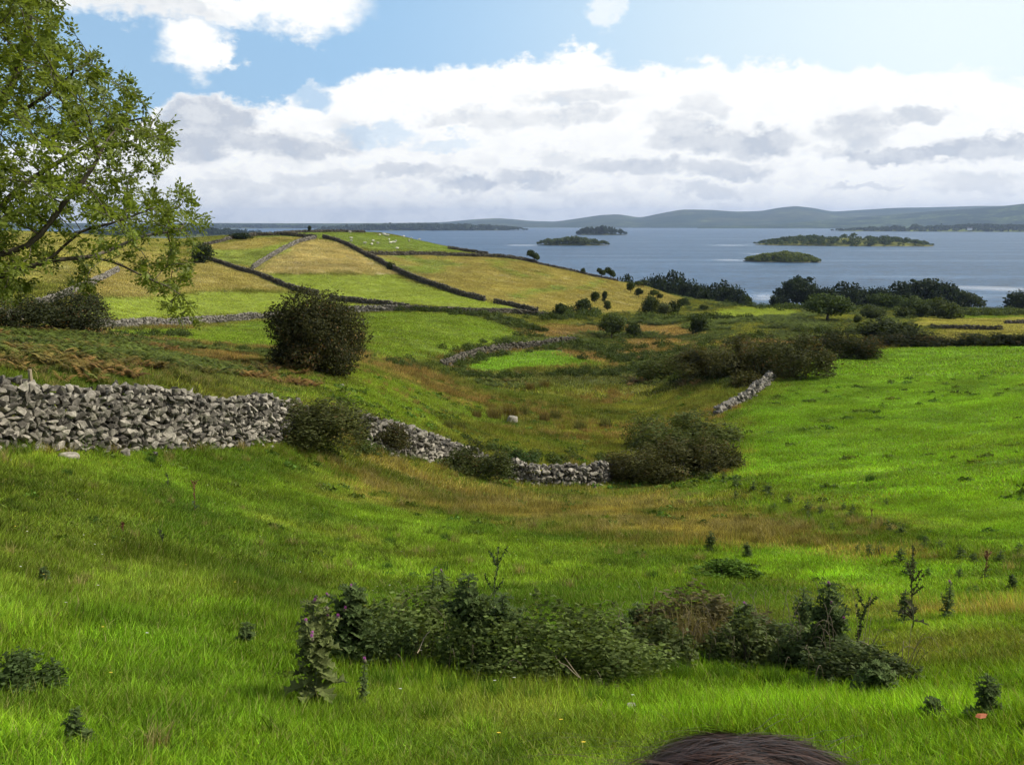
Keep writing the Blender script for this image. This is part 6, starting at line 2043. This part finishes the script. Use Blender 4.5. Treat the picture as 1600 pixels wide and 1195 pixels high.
# ------------------------------------------------------------------ the person standing just in front of the viewer (only the crown of the head shows)
def build_person():
    r_ = 0.64
    a, te = pix_ang(1186, 1172)
    top = np.array([math.sin(float(a)) * r_, math.cos(float(a)) * r_, CAM_Z + r_ * float(te)])
    gz = float(H(top[0], top[1]))
    hh = top[2] - gz
    e = empty('person', (top[0], top[1], gz)); tag(e, 'person with dark brown hair standing right in front, back turned, only the crown showing', 'person')
    S = hh / 1.62

    def skin_body(name, verts, edges, radii, mat, root=0, sub=2):
        me = bpy.data.meshes.new(name); me.from_pydata([tuple(np.array(v) * S) for v in verts], edges, [])
        o = mesh_obj(name, me, e)
        md = o.modifiers.new('skin', 'SKIN'); md.use_smooth_shade = True
        for i, r in enumerate(radii):
            sv = me.skin_vertices[0].data[i]; rr = r if isinstance(r, tuple) else (r, r); sv.radius = (rr[0] * S, rr[1] * S); sv.use_root = i == root
        sb = o.modifiers.new('sub', 'SUBSURF'); sb.levels = sub; sb.render_levels = sub
        me.materials.append(mat)
        return o
    sk, t = new_mat('skin'); t.n('ShaderNodeOutputMaterial', ins={0: t.n('ShaderNodeBsdfPrincipled', ins={'Base Color': (.50, .31, .22, 1), 'Roughness': .5})})
    js, t = new_mat('jumper'); t.n('ShaderNodeOutputMaterial', ins={0: t.n('ShaderNodeBsdfPrincipled', ins={'Base Color': (.06, .07, .10, 1), 'Roughness': .95})})
    tr, t = new_mat('trousers'); t.n('ShaderNodeOutputMaterial', ins={0: t.n('ShaderNodeBsdfPrincipled', ins={'Base Color': (.04, .05, .08, 1), 'Roughness': .95})})
    # y is ahead (away from the viewer)
    v = [(0, 0, .90), (0, 0, 1.08), (0, 0.0, 1.26), (0, 0, 1.36), (0, .01, 1.40), (0, .015, 1.47), (0, .01, 1.55)]
    ed = [(0, 1), (1, 2), (2, 3), (3, 4), (4, 5), (5, 6)]
    rd = [(.15, .11), (.125, .095), (.15, .10), (.09, .07), .052, (.07, .085), (.066, .078)]
    for s in (-1, 1):
        b = len(v)
        v += [(s * .15, 0, 1.33), (s * .20, -.01, 1.10), (s * .215, .06, .88), (s * .215, .10, .81)]
        ed += [(3, b), (b, b + 1), (b + 1, b + 2), (b + 2, b + 3)]; rd += [.055, .045, .033, (.022, .036)]
        for k in range(4):
            c = len(v); y = .075 + .02 * k
            v += [(s * .212, y, .765), (s * .205, y + .004, .725 - (.012 if k in (1, 2) else 0))]; ed += [(b + 3, c), (c, c + 1)]; rd += [.009, .007]
        c = len(v); v += [(s * .195, .135, .80), (s * .19, .145, .765)]; ed += [(b + 3, c), (c, c + 1)]; rd += [.011, .008]
        b = len(v)
        v += [(s * .09, 0, .82), (s * .10, .015, .47), (s * .10, 0, .09), (s * .105, .12, .03)]
        ed += [(0, b), (b, b + 1), (b + 1, b + 2), (b + 2, b + 3)]; rd += [.085, .058, .04, (.04, .025)]
    skin_body('body', v, ed, rd, sk)
    v = [(0, 0, .86), (0, 0, 1.08), (0, 0, 1.26), (0, 0, 1.37)]; ed = [(0, 1), (1, 2), (2, 3)]; rd = [(.172, .13), (.145, .115), (.168, .118), (.085, .07)]
    for s in (-1, 1):
        b = len(v); v += [(s * .15, 0, 1.33), (s * .20, -.01, 1.10), (s * .215, .06, .88)]; ed += [(2, b), (b, b + 1), (b + 1, b + 2)]; rd += [.07, .06, .046]
    skin_body('jumper', v, ed, rd, js)
    v = [(0, 0, .92)]; ed = []; rd = [(.165, .125)]
    for s in (-1, 1):
        b = len(v); v += [(s * .09, 0, .82), (s * .10, .015, .47), (s * .10, 0, .08)]; ed += [(0, b), (b, b + 1), (b + 1, b + 2)]; rd += [.098, .075, .062]
    skin_body('trousers', v, ed, rd, tr)
    # hair: a close cap under thousands of fine strands combed from a parting
    g = np.random.default_rng(31)
    C = np.array([0, .0, 1.62 - .118]) * S
    RX, RY, RZ = .116 * S, .114 * S, .112 * S
    hm, t = new_mat('hair_strands')
    at = t.n('ShaderNodeAttribute', attribute_name='leaf')
    col = t.mix(at.outputs['Fac'], (0.012, 0.006, 0.004), (0.075, 0.034, 0.020))
    bs = t.n('ShaderNodeBsdfPrincipled', ins={'Base Color': col, 'Roughness': .42, 'Specular IOR Level': .35})
    t.n('ShaderNodeOutputMaterial', ins={0: bs})
    import bmesh
    bm = bmesh.new(); bmesh.ops.create_uvsphere(bm, u_segments=40, v_segments=24, radius=1)
    bmesh.ops.delete(bm, geom=[q for q in bm.verts if q.co.z < -.45 + .5 * max(q.co.y, 0)], context='VERTS')
    for q in bm.verts: q.co = Vector((q.co.x * RX * .985, q.co.y * RY * .985, q.co.z * RZ * .985)) + Vector(C)
    me = bpy.data.meshes.new('hair'); bm.to_mesh(me); bm.free()
    for f in me.polygons: f.use_smooth = True
    atb = me.attributes.new('leaf', 'FLOAT', 'POINT'); atb.data.foreach_set('value', np.full(len(me.vertices), .08, np.float32))
    me.materials.append(hm)
    hair = mesh_obj('hair', me, e)
    n, sg = 15000, 11
    th0 = g.uniform(-.25, 1.0, n)                       # along the parting, front to nape
    side = np.where(g.random(n) < .5, -1.0, 1.0)
    # root: random point on the upper scalp, combed away from the parting (x = +1.2 cm)
    ux = g.normal(0, 1, n); uy = g.normal(0, 1, n); uz = np.abs(g.normal(0, 1, n)) + .05
    d = np.stack([ux, uy, uz], 1); d /= np.linalg.norm(d, axis=1)[:, None]
    part = d[:, 0] - .06 + .10 * np.sin(d[:, 1] * 5) + g.normal(0, .05, n)
    tang = np.stack([np.sign(part) * 1.0, -.28 + g.normal(0, .34, n), np.zeros(n)], 1)
    pos = d.copy(); Pts = []
    lift = 1.0 + g.gamma(1.6, .024, n)
    L = g.uniform(.05, .11, n)
    fly = g.random(n) < .05
    for k in range(sg):
        tt = k / (sg - 1)
        rad_ = 1.0 + (lift - 1) * np.sin(tt * 2.4) + np.where(fly, .35 * tt * tt * g.uniform(.2, 1.2, n), 0)
        Pts.append(C + pos * np.array([RX, RY, RZ]) * rad_[:, None])
        tg = tang - (tang * pos).sum(1)[:, None] * pos
        tg /= np.linalg.norm(tg, axis=1)[:, None] + 1e-9
        pos = pos + tg * (L / .1)[:, None] * .12 + g.normal(0, .006, (n, 3)); pos /= np.linalg.norm(pos, axis=1)[:, None]
        tang = tang + np.array([0, 0, -.12]) + g.normal(0, .13, (n, 3))
    Pt = np.stack(Pts, 1)
    # loose strands blown out to the left
    m = 160
    base_a = g.uniform(0, 1, m)
    st = C + np.stack([-RX * g.uniform(.2, .9, m), RY * g.uniform(-.6, .3, m), RZ * g.uniform(.45, .98, m)], 1)
    fl = []
    for k in range(sg):
        tt = k / (sg - 1)
        fl.append(st + np.stack([-tt * (.03 + .10 * base_a), tt * .01 * g.normal(0, 1, m) * 0 + 0 * base_a, .018 * np.sin(tt * 2.2) - tt * tt * (.01 + .07 * (1 - base_a))], 1))
    Pt = np.vstack([Pt, np.stack(fl, 1)])
    n2 = len(Pt)
    T = np.gradient(Pt, axis=1); T /= np.linalg.norm(T, axis=2)[..., None] + 1e-9
    out = Pt - C; sdv = np.cross(T, out); sdv /= np.linalg.norm(sdv, axis=2)[..., None] + 1e-9
    wd = (np.where(np.arange(n2) < n, .00040, .00018)[:, None] * (1 - np.linspace(0, 1, sg) ** 3)[None])[..., None]
    Vv = np.stack([Pt - sdv * wd, Pt + sdv * wd], 2).reshape(-1, 3)
    idx = np.arange(n2 * sg * 2).reshape(n2, sg, 2)
    F = np.stack([idx[:, :-1, 0], idx[:, :-1, 1], idx[:, 1:, 1], idx[:, 1:, 0]], -1).reshape(-1, 4)
    tone = np.repeat(np.clip(g.normal(.4, .25, n2), 0, 1), sg * 2)
    mesh_obj('strands', np_mesh('strands', Vv, F, hm, True, {'leaf': tone}), hair)


build_person()

# ------------------------------------------------------------------ air: one even box of haze over lake and hills
def build_haze():
    V = np.array([[x, y, z] for z in (-7.0, 330.0) for x, y in ((-17500, -400), (17500, -400), (17500, 17500), (-17500, 17500))], float)
    F = np.array([[3, 2, 1, 0], [4, 5, 6, 7], [0, 1, 5, 4], [1, 2, 6, 5], [2, 3, 7, 6], [3, 0, 4, 7]])
    m, t = new_mat('haze')
    pv = t.n('ShaderNodeVolumePrincipled', ins={'Color': (0.50, 0.66, 1.0, 1), 'Density': 5.8e-5, 'Anisotropy': 0.2})
    t.n('ShaderNodeOutputMaterial', ins={'Volume': pv})
    o = mesh_obj('haze', np_mesh('haze', V, F, m)); tag(o, 'thin blue haze over the lake and the far hills', 'haze', kind='stuff')


build_haze()
